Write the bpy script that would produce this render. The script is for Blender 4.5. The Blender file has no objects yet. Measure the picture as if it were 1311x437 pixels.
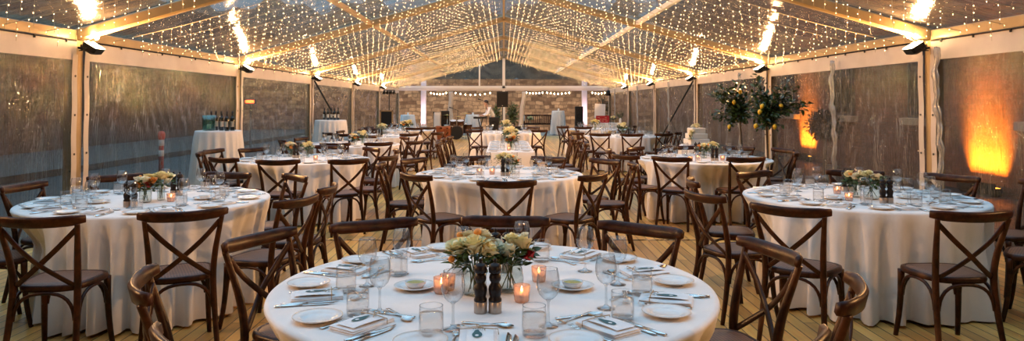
import bpy, math, random
from mathutils import Vector, Matrix, Euler
R = math.radians
PI = math.pi
SC = bpy.context.scene
COL = SC.collection
rnd = random.Random(7)

# ------------------------------------------------------------------ camera
F, VX, VY, PIT, CAMH = 910.0, 645.0, 133.0, 0.026, 1.53
YC = VY - F * math.tan(PIT)
cam_d = bpy.data.cameras.new('camera')
cam = bpy.data.objects.new('camera', cam_d)
COL.objects.link(cam)
cam_d.sensor_width = 36.0
cam_d.sensor_fit = 'HORIZONTAL'
cam_d.lens = F / 1311 * 36
cam_d.shift_x = (655.5 - VX) / 1311
cam_d.shift_y = (YC - 218.5) / 1311
cam_d.clip_start = 0.05
cam_d.clip_end = 400
cam.location = (0, 0, CAMH)
cam.rotation_euler = (PI / 2 + PIT, 0, 0)
SC.camera = cam


def at(px, py, z):
    """Point at height z that the photograph shows at pixel (px, py)."""
    x, y = (px - VX) / F, -(py - YC) / F
    c, s = math.cos(PIT), math.sin(PIT)
    d = Vector((x, c - y * s, s + y * c))
    t = (z - CAMH) / d.z
    return Vector((d.x * t, d.y * t, z))


# ------------------------------------------------------------------ mesh helper
class MB:
    def __init__(self):
        self.v, self.f, self.s = [], [], []

    def add(self, vs, fs, smooth=True):
        b = len(self.v)
        self.v += [tuple(p) for p in vs]
        self.f += [tuple(i + b for i in f) for f in fs]
        self.s += [smooth] * len(fs)
        return self

    def box(self, c, sz, rot=0.0, M=None, smooth=False):
        hx, hy, hz = sz[0] / 2, sz[1] / 2, sz[2] / 2
        vs = [Vector((x, y, z)) for x in (-hx, hx) for y in (-hy, hy) for z in (-hz, hz)]
        m = M if M is not None else Matrix.Rotation(rot, 3, 'Z')
        vs = [m @ p + Vector(c) for p in vs]
        return self.add(vs, [(0, 1, 3, 2), (4, 6, 7, 5), (0, 4, 5, 1), (2, 3, 7, 6), (0, 2, 6, 4), (1, 5, 7, 3)], smooth)

    def tube(self, pts, rad, n=8, cap=True):
        return self.sweep(pts, [(math.cos(2 * PI * k / n), math.sin(2 * PI * k / n)) for k in range(n)], rad, cap=cap)

    def sweep(self, pts, sec, scale=1.0, up=None, cap=True, smooth=True):
        """Section sec (list of (side, up) offsets) carried along pts; scale a number, list of numbers, or list of (sx, sy)."""
        pts = [Vector(p) for p in pts]
        n, m = len(pts), len(sec)
        prev = None
        vs = []
        for i, p in enumerate(pts):
            t = (pts[min(i + 1, n - 1)] - pts[max(i - 1, 0)]).normalized()
            if up is not None:
                u = Vector(up[i] if isinstance(up, list) else up)
            else:
                u = prev if prev is not None else (Vector((0, 0, 1)) if abs(t.z) < 0.9 else Vector((0, 1, 0)))
            s = t.cross(u)
            if s.length < 1e-6:
                s = t.orthogonal()
            s.normalize()
            u = s.cross(t).normalized()
            prev = u
            sc = scale[i] if isinstance(scale, list) else scale
            sx, sy = sc if isinstance(sc, tuple) else (sc, sc)
            vs += [p + s * (a * sx) + u * (b * sy) for a, b in sec]
        fs = []
        for i in range(n - 1):
            for k in range(m):
                k2 = (k + 1) % m
                fs.append((i * m + k, i * m + k2, (i + 1) * m + k2, (i + 1) * m + k))
        if cap:
            fs.append(tuple(range(m - 1, -1, -1)))
            fs.append(tuple(range((n - 1) * m, n * m)))
        return self.add(vs, fs, smooth)

    def lathe(self, prof, n=20, c=(0, 0, 0), close=False, sq=None):
        vs, fs = [], []
        m = len(prof)
        for k in range(n):
            a = 2 * PI * k / n
            for r, z in prof:
                vs.append((c[0] + r * math.cos(a), c[1] + r * math.sin(a), c[2] + z))
        mm = m if close else m - 1
        for k in range(n):
            k2 = (k + 1) % n
            for i in range(mm):
                j = (i + 1) % m
                fs.append((k * m + i, k2 * m + i, k2 * m + j, k * m + j))
        return self.add(vs, fs)

    def grid(self, fn, nu, nv, smooth=True, flip=False):
        vs = [fn(i / nu, j / nv) for i in range(nu + 1) for j in range(nv + 1)]
        w = nv + 1
        fs = []
        for i in range(nu):
            for j in range(nv):
                q = (i * w + j, (i + 1) * w + j, (i + 1) * w + j + 1, i * w + j + 1)
                fs.append(q[::-1] if flip else q)
        return self.add(vs, fs, smooth)

    def ball(self, c, r, nu=8, nv=6, sq=(1, 1, 1)):
        vs, fs = [], []
        for j in range(nv + 1):
            t = PI * j / nv
            for i in range(nu):
                a = 2 * PI * i / nu
                vs.append((c[0] + r * sq[0] * math.sin(t) * math.cos(a), c[1] + r * sq[1] * math.sin(t) * math.sin(a), c[2] + r * sq[2] * math.cos(t)))
        for j in range(nv):
            for i in range(nu):
                i2 = (i + 1) % nu
                fs.append((j * nu + i, (j + 1) * nu + i, (j + 1) * nu + i2, j * nu + i2))
        return self.add(vs, fs)

    def mesh(self, name, m):
        me = bpy.data.meshes.new(name)
        me.from_pydata(self.v, [], self.f)
        me.polygons.foreach_set('use_smooth', self.s)
        me.materials.append(m)
        me.update()
        return me

    def build(self, name, m, parent=None, bevel=0.0, seg=2):
        o = bpy.data.objects.new(name, self.mesh(name, m))
        COL.objects.link(o)
        if parent is not None:
            o.parent = parent
        if bevel:
            b = o.modifiers.new('edge', 'BEVEL')
            b.width = bevel
            b.segments = seg
            b.limit_method = 'ANGLE'
            b.angle_limit = R(40)
        return o


def rsec(w, h, c=0.3):
    """Chamfered rectangular section."""
    a, b, k = w / 2, h / 2, min(w, h) * c
    return [(a, b - k), (a - k, b), (-a + k, b), (-a, b - k), (-a, -b + k), (-a + k, -b), (a - k, -b), (a, -b + k)]


def smoothp(pts, n=4, closed=False):
    """Catmull-Rom through pts."""
    P = [Vector(p) for p in pts]
    out = []
    L = len(P)
    for i in range(L - 1):
        p0, p1, p2, p3 = P[max(i - 1, 0)], P[i], P[i + 1], P[min(i + 2, L - 1)]
        for k in range(n):
            t = k / n
            out.append(0.5 * ((2 * p1) + (p2 - p0) * t + (2 * p0 - 5 * p1 + 4 * p2 - p3) * t * t + (3 * p1 - p0 - 3 * p2 + p3) * t ** 3))
    out.append(P[-1])
    return out


def tag(o, label=None, cat=None, group=None, kind=None):
    if label:
        o['label'] = label
    if cat:
        o['category'] = cat
    if group:
        o['group'] = group
    if kind:
        o['kind'] = kind
    return o


def thing(name, label, cat, loc=(0, 0, 0), rz=0.0, group=None):
    o = bpy.data.objects.new(name, None)
    o.empty_display_size = 0.1
    COL.objects.link(o)
    o.location = loc
    o.rotation_euler = (0, 0, rz)
    return tag(o, label, cat, group)


def struct(name, mb, m, label=None, **kw):
    return tag(mb.build(name, m, **kw), label, kind='structure')


KIDS = {}


def proto_done(root):
    """Remember a prototype's tree so that copies are cheap."""
    def walk(o):
        return [(c, walk(c)) for c in bpy.data.objects if c.parent is o]
    KIDS[root.name] = walk(root)
    return root


def dup(root, loc, rz=0.0, label=None, group=None, cat=None, scale=None):
    first = not root.get('_used')
    if first:
        root['_used'] = 1
        r = root
    else:
        r = root.copy()
        COL.objects.link(r)

        def rec(par, kids):
            for c, ks in kids:
                d = c.copy()
                COL.objects.link(d)
                d.parent = par
                rec(d, ks)
        rec(r, KIDS.get(root.name, []))
    r.location = loc
    r.rotation_euler = (0, 0, rz)
    if scale:
        r.scale = (scale,) * 3 if not isinstance(scale, tuple) else scale
    return tag(r, label, cat, group)


# ------------------------------------------------------------------ materials
def newmat(name):
    m = bpy.data.materials.new(name)
    m.use_nodes = True
    nt = m.node_tree
    return m, nt, nt.nodes['Principled BSDF'], nt.nodes['Material Output']


def N(nt, t, **kw):
    n = nt.nodes.new(t)
    for k, v in kw.items():
        if k in n.inputs:
            n.inputs[k].default_value = v
        else:
            setattr(n, k, v)
    return n


def mat(name, col, rough=0.5, metal=0.0, col2=None, scale=8.0, stretch=(1, 1, 1), bump=0.0, bscale=None, coat=0.0, sheen=0.0, detail=4.0, contrast=(0.35, 0.65)):
    m, nt, p, out = newmat(name)
    p.inputs['Base Color'].default_value = (*col, 1)
    p.inputs['Roughness'].default_value = rough
    p.inputs['Metallic'].default_value = metal
    p.inputs['Coat Weight'].default_value = coat
    p.inputs['Sheen Weight'].default_value = sheen
    if col2 or bump:
        tc = N(nt, 'ShaderNodeTexCoord')
        mp = N(nt, 'ShaderNodeMapping')
        mp.inputs['Scale'].default_value = stretch
        nt.links.new(tc.outputs['Object'], mp.inputs['Vector'])
    if col2:
        nz = N(nt, 'ShaderNodeTexNoise', Scale=scale, Detail=detail)
        cr = N(nt, 'ShaderNodeValToRGB')
        cr.color_ramp.elements[0].position, cr.color_ramp.elements[1].position = contrast
        cr.color_ramp.elements[0].color = (*col, 1)
        cr.color_ramp.elements[1].color = (*col2, 1)
        nt.links.new(mp.outputs[0], nz.inputs['Vector'])
        nt.links.new(nz.outputs['Fac'], cr.inputs['Fac'])
        nt.links.new(cr.outputs['Color'], p.inputs['Base Color'])
    if bump:
        nb = N(nt, 'ShaderNodeTexNoise', Scale=bscale or scale * 3, Detail=3.0)
        bp = N(nt, 'ShaderNodeBump', Strength=bump, Distance=0.01)
        nt.links.new(mp.outputs[0], nb.inputs['Vector'])
        nt.links.new(nb.outputs['Fac'], bp.inputs['Height'])
        nt.links.new(bp.outputs[0], p.inputs['Normal'])
    return m


def emit(name, col, s, sample=True):
    m, nt, p, out = newmat(name)
    p.inputs['Base Color'].default_value = (0, 0, 0, 1)
    p.inputs['Emission Color'].default_value = (*col, 1)
    p.inputs['Emission Strength'].default_value = s
    if not sample:
        m.cycles.emission_sampling = 'NONE'
    return m


def schlick(nt, base, normal=None, power=5.0):
    lw = N(nt, 'ShaderNodeLayerWeight')
    lw.inputs['Blend'].default_value = 0.5
    if normal is not None:
        nt.links.new(normal, lw.inputs['Normal'])
    pw = N(nt, 'ShaderNodeMath', operation='POWER')
    pw.inputs[1].default_value = power
    nt.links.new(lw.outputs['Facing'], pw.inputs[0])
    ma = N(nt, 'ShaderNodeMath', operation='MULTIPLY_ADD')
    ma.inputs[1].default_value = 1.0 - base
    ma.inputs[2].default_value = base
    ma.use_clamp = True
    nt.links.new(pw.outputs[0], ma.inputs[0])
    return ma.outputs[0]


def thin_glass(name, tint=(0.97, 0.98, 0.98), refl=0.06, rough=0.02, edge=0.30):
    """Thin clear wall: mostly see-through, mirror-like towards grazing angles."""
    m, nt, p, out = newmat(name)
    nt.nodes.remove(p)
    tr = N(nt, 'ShaderNodeBsdfTransparent')
    tr.inputs['Color'].default_value = (*tint, 1)
    ab = N(nt, 'ShaderNodeMix', data_type='RGBA')
    ab.inputs[6].default_value = (*tint, 1)
    ab.inputs[7].default_value = (tint[0] * edge, tint[1] * edge, tint[2] * edge, 1)
    nt.links.new(schlick(nt, 0.0, None, 4.0), ab.inputs[0])
    nt.links.new(ab.outputs[2], tr.inputs['Color'])
    gl = N(nt, 'ShaderNodeBsdfGlossy', Roughness=rough)
    mx = N(nt, 'ShaderNodeMixShader')
    L = nt.links.new
    L(schlick(nt, refl, None, 3.0), mx.inputs[0])
    L(tr.outputs[0], mx.inputs[1])
    L(gl.outputs[0], mx.inputs[2])
    L(mx.outputs[0], out.inputs['Surface'])
    return m


def vinyl(name, tint, refl, rough, milk, bump, stretch, bscale, bump2=0.0, dirt=0.0):
    """Clear PVC sheet: see-through, a little milky, wrinkled gloss that catches the lamps."""
    m, nt, p, out = newmat(name)
    nt.nodes.remove(p)
    L = nt.links.new
    tc = N(nt, 'ShaderNodeTexCoord')
    mp = N(nt, 'ShaderNodeMapping')
    mp.inputs['Scale'].default_value = stretch
    L(tc.outputs['Object'], mp.inputs['Vector'])
    nz = N(nt, 'ShaderNodeTexNoise', Scale=bscale, Detail=3.0, Roughness=0.55, Distortion=0.6)
    L(mp.outputs[0], nz.inputs['Vector'])
    bp = N(nt, 'ShaderNodeBump', Strength=bump, Distance=0.05 if bump < 0.9 else 0.024)
    L(nz.outputs['Fac'], bp.inputs['Height'])
    n2 = N(nt, 'ShaderNodeTexNoise', Scale=1.3, Detail=2.0)
    L(tc.outputs['Object'], n2.inputs['Vector'])
    b2 = N(nt, 'ShaderNodeBump', Strength=bump2, Distance=0.3)
    L(n2.outputs['Fac'], b2.inputs['Height'])
    L(b2.outputs[0], bp.inputs['Normal'])
    tr = N(nt, 'ShaderNodeBsdfTransparent')
    tr.inputs['Color'].default_value = (*tint, 1)
    gl = N(nt, 'ShaderNodeBsdfGlossy', Roughness=rough)
    L(bp.outputs[0], gl.inputs['Normal'])
    df = N(nt, 'ShaderNodeBsdfTranslucent')
    df.inputs['Color'].default_value = (0.9, 0.88, 0.85, 1)
    d2 = N(nt, 'ShaderNodeBsdfDiffuse')
    d2.inputs['Color'].default_value = (0.9, 0.88, 0.85, 1)
    dm = N(nt, 'ShaderNodeMixShader')
    dm.inputs[0].default_value = 0.5
    L(df.outputs[0], dm.inputs[1])
    L(d2.outputs[0], dm.inputs[2])
    m1 = N(nt, 'ShaderNodeMixShader')
    m1.inputs[0].default_value = milk
    L(tr.outputs[0], m1.inputs[1])
    L(dm.outputs[0], m1.inputs[2])
    m2 = N(nt, 'ShaderNodeMixShader')
    L(schlick(nt, 0.045 + refl, bp.outputs[0]), m2.inputs[0])
    L(m1.outputs[0], m2.inputs[1])
    L(gl.outputs[0], m2.inputs[2])
    L(m2.outputs[0], out.inputs['Surface'])
    return m


def wood_mat(name, c1, c2, rough, grain=(3, 30, 30), worn=None):
    m, nt, p, out = newmat(name)
    L = nt.links.new
    tc = N(nt, 'ShaderNodeTexCoord')
    mp = N(nt, 'ShaderNodeMapping')
    mp.inputs['Scale'].default_value = grain
    L(tc.outputs['Object'], mp.inputs['Vector'])
    nz = N(nt, 'ShaderNodeTexNoise', Scale=1.0, Detail=5.0, Roughness=0.6, Distortion=0.8)
    L(mp.outputs[0], nz.inputs['Vector'])
    cr = N(nt, 'ShaderNodeValToRGB')
    cr.color_ramp.elements[0].position, cr.color_ramp.elements[1].position = 0.35, 0.7
    cr.color_ramp.elements[0].color = (*c1, 1)
    cr.color_ramp.elements[1].color = (*c2, 1)
    L(nz.outputs['Fac'], cr.inputs['Fac'])
    src = cr.outputs['Color']
    if worn:
        n2 = N(nt, 'ShaderNodeTexNoise', Scale=7.0, Detail=3.0)
        L(tc.outputs['Object'], n2.inputs['Vector'])
        r2 = N(nt, 'ShaderNodeValToRGB')
        r2.color_ramp.elements[0].position, r2.color_ramp.elements[1].position = 0.55, 0.8
        r2.color_ramp.elements[0].color = (0, 0, 0, 1)
        r2.color_ramp.elements[1].color = (1, 1, 1, 1)
        L(n2.outputs['Fac'], r2.inputs['Fac'])
        mx = N(nt, 'ShaderNodeMix', data_type='RGBA')
        L(r2.outputs['Color'], mx.inputs[0])
        L(src, mx.inputs[6])
        mx.inputs[7].default_value = (*worn, 1)
        src = mx.outputs[2]
    L(src, p.inputs['Base Color'])
    p.inputs['Roughness'].default_value = rough
    p.inputs['Specular IOR Level'].default_value = 0.22
    bp = N(nt, 'ShaderNodeBump', Strength=0.08, Distance=0.004)
    L(nz.outputs['Fac'], bp.inputs['Height'])
    L(bp.outputs[0], p.inputs['Normal'])
    return m


def brick_mat(name, c1, c2, mort, sx, sy, size=0.02, axes='XZ', rough=0.85, bump=0.5, noise=0.5, squash=1.0):
    m, nt, p, out = newmat(name)
    L = nt.links.new
    tc = N(nt, 'ShaderNodeTexCoord')
    sp = N(nt, 'ShaderNodeSeparateXYZ')
    cb = N(nt, 'ShaderNodeCombineXYZ')
    L(tc.outputs['Object'], sp.inputs[0])
    L(sp.outputs[axes[0]], cb.inputs[0])
    L(sp.outputs[axes[1]], cb.inputs[1])
    nz0 = N(nt, 'ShaderNodeTexNoise', Scale=1.6, Detail=2.0)
    L(tc.outputs['Object'], nz0.inputs['Vector'])
    wob = N(nt, 'ShaderNodeMixRGB', blend_type='LINEAR_LIGHT')
    wob.inputs[0].default_value = 0.0 if noise < 0.6 else 0.16
    L(cb.outputs[0], wob.inputs[1])
    L(nz0.outputs['Color'], wob.inputs[2])
    bt = N(nt, 'ShaderNodeTexBrick')
    bt.inputs['Scale'].default_value = 1.0
    bt.inputs['Brick Width'].default_value = sx
    bt.inputs['Row Height'].default_value = sy
    bt.inputs['Mortar Size'].default_value = size
    bt.inputs['Color1'].default_value = (*c1, 1)
    bt.inputs['Color2'].default_value = (*c2, 1)
    bt.inputs['Mortar'].default_value = (*mort, 1)
    bt.inputs['Bias'].default_value = 0.0
    bt.squash = squash
    bt.squash_frequency = 3
    L(wob.outputs[0], bt.inputs['Vector'])
    nz = N(nt, 'ShaderNodeTexNoise', Scale=3.0, Detail=6.0, Roughness=0.65)
    L(tc.outputs['Object'], nz.inputs['Vector'])
    mx = N(nt, 'ShaderNodeMixRGB', blend_type='OVERLAY')
    mx.inputs[0].default_value = noise
    L(bt.outputs['Color'], mx.inputs[1])
    L(nz.outputs['Fac'], mx.inputs[2])
    L(mx.outputs[0], p.inputs['Base Color'])
    p.inputs['Roughness'].default_value = rough
    bp = N(nt, 'ShaderNodeBump', Strength=bump, Distance=0.02)
    inv = N(nt, 'ShaderNodeMath', operation='MULTIPLY_ADD')
    inv.inputs[1].default_value = -1.0
    L(bt.outputs['Fac'], inv.inputs[0])
    L(nz.outputs['Fac'], inv.inputs[2])
    L(inv.outputs[0], bp.inputs['Height'])
    L(bp.outputs[0], p.inputs['Normal'])
    return m


M = {}
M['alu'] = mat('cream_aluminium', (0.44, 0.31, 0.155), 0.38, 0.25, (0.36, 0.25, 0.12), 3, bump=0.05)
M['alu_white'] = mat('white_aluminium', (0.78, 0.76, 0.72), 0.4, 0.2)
M['white_pvc'] = mat('white_pvc', (0.64, 0.56, 0.48), 0.5, 0, (0.57, 0.49, 0.42), 2.5, bump=0.25, bscale=6)
M['black_metal'] = mat('black_metal', (0.010, 0.010, 0.011), 0.5, 0.0)
M['black_plastic'] = mat('black_plastic', (0.015, 0.015, 0.016), 0.6, bump=0.1, bscale=300)
for _k in ('black_metal', 'black_plastic'):
    M[_k].node_tree.nodes['Principled BSDF'].inputs['Specular IOR Level'].default_value = 0.2
M['chrome'] = mat('polished_steel', (0.75, 0.73, 0.70), 0.16, 1.0)
M['linen'] = mat('white_linen', (0.86, 0.82, 0.78), 0.85, 0, (0.80, 0.76, 0.72), 5, bump=0.12, bscale=220, sheen=0.15)
M['napkin'] = mat('napkin_cotton', (0.86, 0.85, 0.84), 0.85, 0, (0.80, 0.79, 0.78), 30, bump=0.15, bscale=300)
M['china'] = mat('white_china', (0.82, 0.80, 0.77), 0.12, coat=0.3)
M['china_rim'] = mat('ivory_rim', (0.72, 0.64, 0.56), 0.2)
M['wood'] = wood_mat('dark_walnut', (0.014, 0.0038, 0.0014), (0.068, 0.019, 0.0062), 0.36, (12, 12, 12), worn=(0.12, 0.042, 0.013))
M['russet'] = mat('russet_cloth', (0.24, 0.075, 0.025), 0.7, 0, (0.17, 0.05, 0.018), 12, bump=0.2)
M['glass'] = thin_glass('clear_glass', (0.95, 0.955, 0.955), 0.17, 0.04)
M['tumbler_glass'] = thin_glass('tumbler_glass', (0.985, 0.988, 0.988), 0.05, 0.04, 0.62)
M['jar_glass'] = thin_glass('jar_glass', (0.86, 0.89, 0.85), 0.10, 0.05)
M['votive'] = thin_glass('votive_glass', (0.93, 0.72, 0.62), 0.10, 0.15)
M['teal_glass'] = thin_glass('teal_glass', (0.50, 0.78, 0.72), 0.10, 0.08)
M['wax'] = mat('candle_wax', (0.85, 0.74, 0.62), 0.5)
M['flame'] = emit('candle_flame', (1.0, 0.50, 0.16), 45)
M['mill'] = mat('black_beech', (0.010, 0.006, 0.005), 0.38, 0, (0.018, 0.011, 0.009), 20)
M['mill'].node_tree.nodes['Principled BSDF'].inputs['Specular IOR Level'].default_value = 0.25
M['mill_base'] = mat('brushed_base', (0.42, 0.36, 0.31), 0.35, 0.7)
M['oil'] = mat('olive_oil', (0.45, 0.38, 0.08), 0.08)
M['bottle'] = mat('dark_bottle_glass', (0.006, 0.008, 0.005), 0.07, coat=0.5)
M['paper'] = mat('label_paper', (0.50, 0.45, 0.36), 0.7)
M['teal'] = mat('teal_print', (0.02, 0.10, 0.11), 0.6)
M['ink'] = mat('blue_grey_print', (0.22, 0.33, 0.38), 0.6)
M['twine'] = mat('jute_twine', (0.45, 0.33, 0.18), 0.8)
M['leaf'] = mat('green_leaf', (0.030, 0.065, 0.014), 0.45, 0, (0.075, 0.12, 0.025), 14)
M['lemon_leaf'] = mat('lemon_leaf', (0.015, 0.036, 0.010), 0.32, 0, (0.045, 0.085, 0.02), 9)
M['stem'] = mat('green_stem', (0.06, 0.10, 0.03), 0.6)
M['rose_cream'] = mat('cream_petal', (0.88, 0.78, 0.38), 0.6, 0, (0.90, 0.84, 0.58), 20)
M['rose_white'] = mat('ivory_petal', (0.90, 0.86, 0.70), 0.6, 0, (0.88, 0.80, 0.54), 20)
M['rose_orange'] = mat('orange_petal', (0.72, 0.22, 0.03), 0.55, 0, (0.80, 0.36, 0.06), 20)
M['rose_red'] = mat('red_petal', (0.36, 0.008, 0.010), 0.6)
M['lemon'] = mat('lemon_peel', (0.80, 0.50, 0.03), 0.4, bump=0.2, bscale=120)
M['bark'] = mat('grey_bark', (0.07, 0.05, 0.035), 0.85, 0, (0.12, 0.09, 0.06), 20, bump=0.5)
M['pot'] = mat('dark_pot', (0.06, 0.05, 0.045), 0.6, 0, (0.09, 0.075, 0.06), 6)
M['cake'] = mat('ivory_icing', (0.82, 0.76, 0.68), 0.55, bump=0.05)
M['asphalt'] = mat('wet_asphalt', (0.014, 0.012, 0.011), 0.5, 0, (0.03, 0.027, 0.024), 2, bump=0.3, bscale=120)
M['paving'] = mat('patio_paving', (0.22, 0.18, 0.14), 0.8, 0, (0.30, 0.25, 0.19), 3, bump=0.3)
M['concrete'] = mat('concrete_kerb', (0.045, 0.039, 0.032), 0.85, 0, (0.075, 0.066, 0.054), 5, bump=0.4)
M['dark_stone'] = brick_mat('dark_stone', (0.028, 0.021, 0.016), (0.05, 0.036, 0.026), (0.016, 0.013, 0.01), 0.7, 0.32, 0.02, 'YZ', noise=0.7)
M['brick'] = brick_mat('old_brick', (0.10, 0.042, 0.025), (0.155, 0.066, 0.036), (0.08, 0.05, 0.034), 0.24, 0.085, 0.008, 'YZ', noise=0.5)
M['sandstone'] = brick_mat('sandstone_blocks', (0.12, 0.066, 0.034), (0.40, 0.265, 0.15), (0.15, 0.095, 0.055), 0.46, 0.21, 0.016, 'XZ', noise=1.0, squash=0.6, bump=0.8)
M['sill'] = mat('stone_sill', (0.24, 0.18, 0.13), 0.8, 0, (0.30, 0.23, 0.17), 4)
M['dark_pane'] = mat('dark_window', (0.012, 0.013, 0.016), 0.1)
M['paint'] = mat('dark_frame_paint', (0.05, 0.04, 0.035), 0.5)
M['earth'] = mat('rocky_bank', (0.06, 0.038, 0.022), 0.95, 0, (0.13, 0.085, 0.05), 1.6, bump=1.0, bscale=4, detail=8)
M['bush'] = mat('dry_bush', (0.05, 0.045, 0.018), 0.8, 0, (0.12, 0.085, 0.04), 3)
M['dark_bush'] = mat('dark_bush', (0.010, 0.013, 0.007), 0.7, 0, (0.022, 0.026, 0.012), 5)
M['green_bush'] = mat('olive_bush', (0.07, 0.10, 0.025), 0.7, 0, (0.14, 0.16, 0.045), 5)  # the shrubs' own olive green
M['orange_plastic'] = mat('orange_plastic', (0.62, 0.07, 0.02), 0.4)
M['white_band'] = mat('reflective_band', (0.70, 0.66, 0.60), 0.35)
M['skin'] = mat('skin', (0.48, 0.27, 0.18), 0.55)
M['shirt'] = mat('white_shirt', (0.78, 0.80, 0.82), 0.8, bump=0.2, bscale=25)
M['trousers'] = mat('dark_trousers', (0.03, 0.03, 0.04), 0.8)
M['hair'] = mat('brown_hair', (0.045, 0.025, 0.014), 0.6)
M['red_board'] = mat('red_board', (0.42, 0.012, 0.018), 0.45)
M['white_paint'] = mat('white_paint', (0.72, 0.70, 0.68), 0.5)
M['drape'] = mat('pale_drape', (0.80, 0.72, 0.76), 0.8, bump=0.1)
M['light_wood'] = wood_mat('light_timber', (0.32, 0.19, 0.09), (0.45, 0.29, 0.15), 0.55)
M['brass'] = mat('brass', (0.55, 0.38, 0.12), 0.3, 0.9)
M['drum'] = mat('drum_shell', (0.045, 0.016, 0.009), 0.3)
M['fairy'] = emit('fairy_bulb', (1.0, 0.60, 0.26), 30)
M['festoon'] = emit('festoon_bulb', (1.0, 0.66, 0.36), 26)
M['lamp_face'] = emit('lamp_face', (1.0, 0.66, 0.30), 160, False)
M['amber_face'] = emit('amber_face', (1.0, 0.42, 0.04), 6, False)
M['bare_bulb'] = emit('bare_bulb', (1.0, 0.66, 0.30), 120, False)
M['pink_face'] = emit('pink_face', (1.0, 0.62, 0.72), 30, False)
M['red_face'] = emit('red_face', (1.0, 0.06, 0.01), 14)
M['cable'] = mat('pale_cable', (0.30, 0.24, 0.15), 0.5)
M['roof_vinyl'] = vinyl('roof_vinyl', (0.90, 0.91, 0.91), 0.03, 0.14, 0.042, 0.35, (1.0, 6.0, 1.0), 1.4, 0.2)
M['wall_vinyl'] = vinyl('wall_vinyl', (0.80, 0.76, 0.72), 0.085, 0.03, 0.004, 1.0, (1.0, 4.5, 0.55), 8.0, 0.10)
M['sky_haze_vinyl'] = vinyl('sky_haze_vinyl', (0.80, 0.76, 0.72), 0.10, 0.05, 0.035, 1.0, (1.0, 4.5, 0.55), 8.0, 0.10)  # same wall vinyl; reflected sky haze of the far bays put in as milkiness
M['gable_vinyl'] = vinyl('gable_vinyl', (0.88, 0.86, 0.84), -0.01, 0.10, 0.01, 0.3, (6.0, 1.0, 1.0), 1.4, 0.2)
M['bunched'] = vinyl('bunched_vinyl', (0.78, 0.76, 0.73), 0.12, 0.18, 0.32, 0.8, (1, 1, 1), 8, 0.3)


def frosted(name, col, fac, tint):
    m, nt, p, out = newmat(name)
    nt.nodes.remove(p)
    L = nt.links.new
    tr = N(nt, 'ShaderNodeBsdfTransparent')
    tr.inputs['Color'].default_value = (*tint, 1)
    a = N(nt, 'ShaderNodeBsdfTranslucent')
    a.inputs['Color'].default_value = (*col, 1)
    b = N(nt, 'ShaderNodeBsdfDiffuse')
    b.inputs['Color'].default_value = (*col, 1)
    m1 = N(nt, 'ShaderNodeMixShader')
    m1.inputs[0].default_value = 0.5
    L(a.outputs[0], m1.inputs[1])
    L(b.outputs[0], m1.inputs[2])
    m2 = N(nt, 'ShaderNodeMixShader')
    m2.inputs[0].default_value = fac
    L(tr.outputs[0], m2.inputs[1])
    L(m1.outputs[0], m2.inputs[2])
    g = N(nt, 'ShaderNodeBsdfGlossy', Roughness=0.15)
    m3 = N(nt, 'ShaderNodeMixShader')
    L(schlick(nt, 0.03), m3.inputs[0])
    L(m2.outputs[0], m3.inputs[1])
    L(g.outputs[0], m3.inputs[2])
    L(m3.outputs[0], out.inputs['Surface'])
    return m


M['water'] = frosted('iced_water', (0.97, 0.97, 0.96), 0.19, (0.99, 0.99, 0.985))
M['votive'] = frosted('votive_glass', (0.95, 0.72, 0.60), 0.38, (0.95, 0.80, 0.72))
M['frosted_jar'] = frosted('frosted_jar', (0.92, 0.90, 0.86), 0.55, (0.95, 0.95, 0.94))


def floor_mat():
    m, nt, p, out = newmat('timber_boards')
    L = nt.links.new
    tc = N(nt, 'ShaderNodeTexCoord')
    sp = N(nt, 'ShaderNodeSeparateXYZ')
    cb = N(nt, 'ShaderNodeCombineXYZ')
    L(tc.outputs['Object'], sp.inputs[0])
    L(sp.outputs['Y'], cb.inputs[0])
    L(sp.outputs['X'], cb.inputs[1])
    bt = N(nt, 'ShaderNodeTexBrick')
    bt.inputs['Scale'].default_value = 1.0
    bt.inputs['Brick Width'].default_value = 2.0
    bt.inputs['Row Height'].default_value = 0.095
    bt.inputs['Mortar Size'].default_value = 0.004
    bt.inputs['Color1'].default_value = (0.48, 0.235, 0.06, 1)
    bt.inputs['Color2'].default_value = (0.86, 0.47, 0.115, 1)
    bt.inputs['Mortar'].default_value = (0.06, 0.03, 0.012, 1)
    L(cb.outputs[0], bt.inputs['Vector'])
    mp = N(nt, 'ShaderNodeMapping')
    mp.inputs['Scale'].default_value = (28, 1.2, 1)
    L(tc.outputs['Object'], mp.inputs['Vector'])
    nz = N(nt, 'ShaderNodeTexNoise', Scale=1.0, Detail=6.0, Roughness=0.65)
    L(mp.outputs[0], nz.inputs['Vector'])
    mx = N(nt, 'ShaderNodeMixRGB', blend_type='OVERLAY')
    mx.inputs[0].default_value = 0.55
    L(bt.outputs['Color'], mx.inputs[1])
    L(nz.outputs['Fac'], mx.inputs[2])
    n2 = N(nt, 'ShaderNodeTexNoise', Scale=0.9, Detail=4.0)
    L(tc.outputs['Object'], n2.inputs['Vector'])
    m2 = N(nt, 'ShaderNodeMixRGB', blend_type='OVERLAY')
    m2.inputs[0].default_value = 0.3
    L(mx.outputs[0], m2.inputs[1])
    L(n2.outputs['Fac'], m2.inputs[2])
    L(m2.outputs[0], p.inputs['Base Color'])
    p.inputs['Roughness'].default_value = 0.34
    bp = N(nt, 'ShaderNodeBump', Strength=0.3, Distance=0.003)
    iv = N(nt, 'ShaderNodeMath', operation='SUBTRACT')
    L(nz.outputs['Fac'], iv.inputs[0])
    L(bt.outputs['Fac'], iv.inputs[1])
    L(iv.outputs[0], bp.inputs['Height'])
    L(bp.outputs[0], p.inputs['Normal'])
    return m


M['floor'] = floor_mat()


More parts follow.
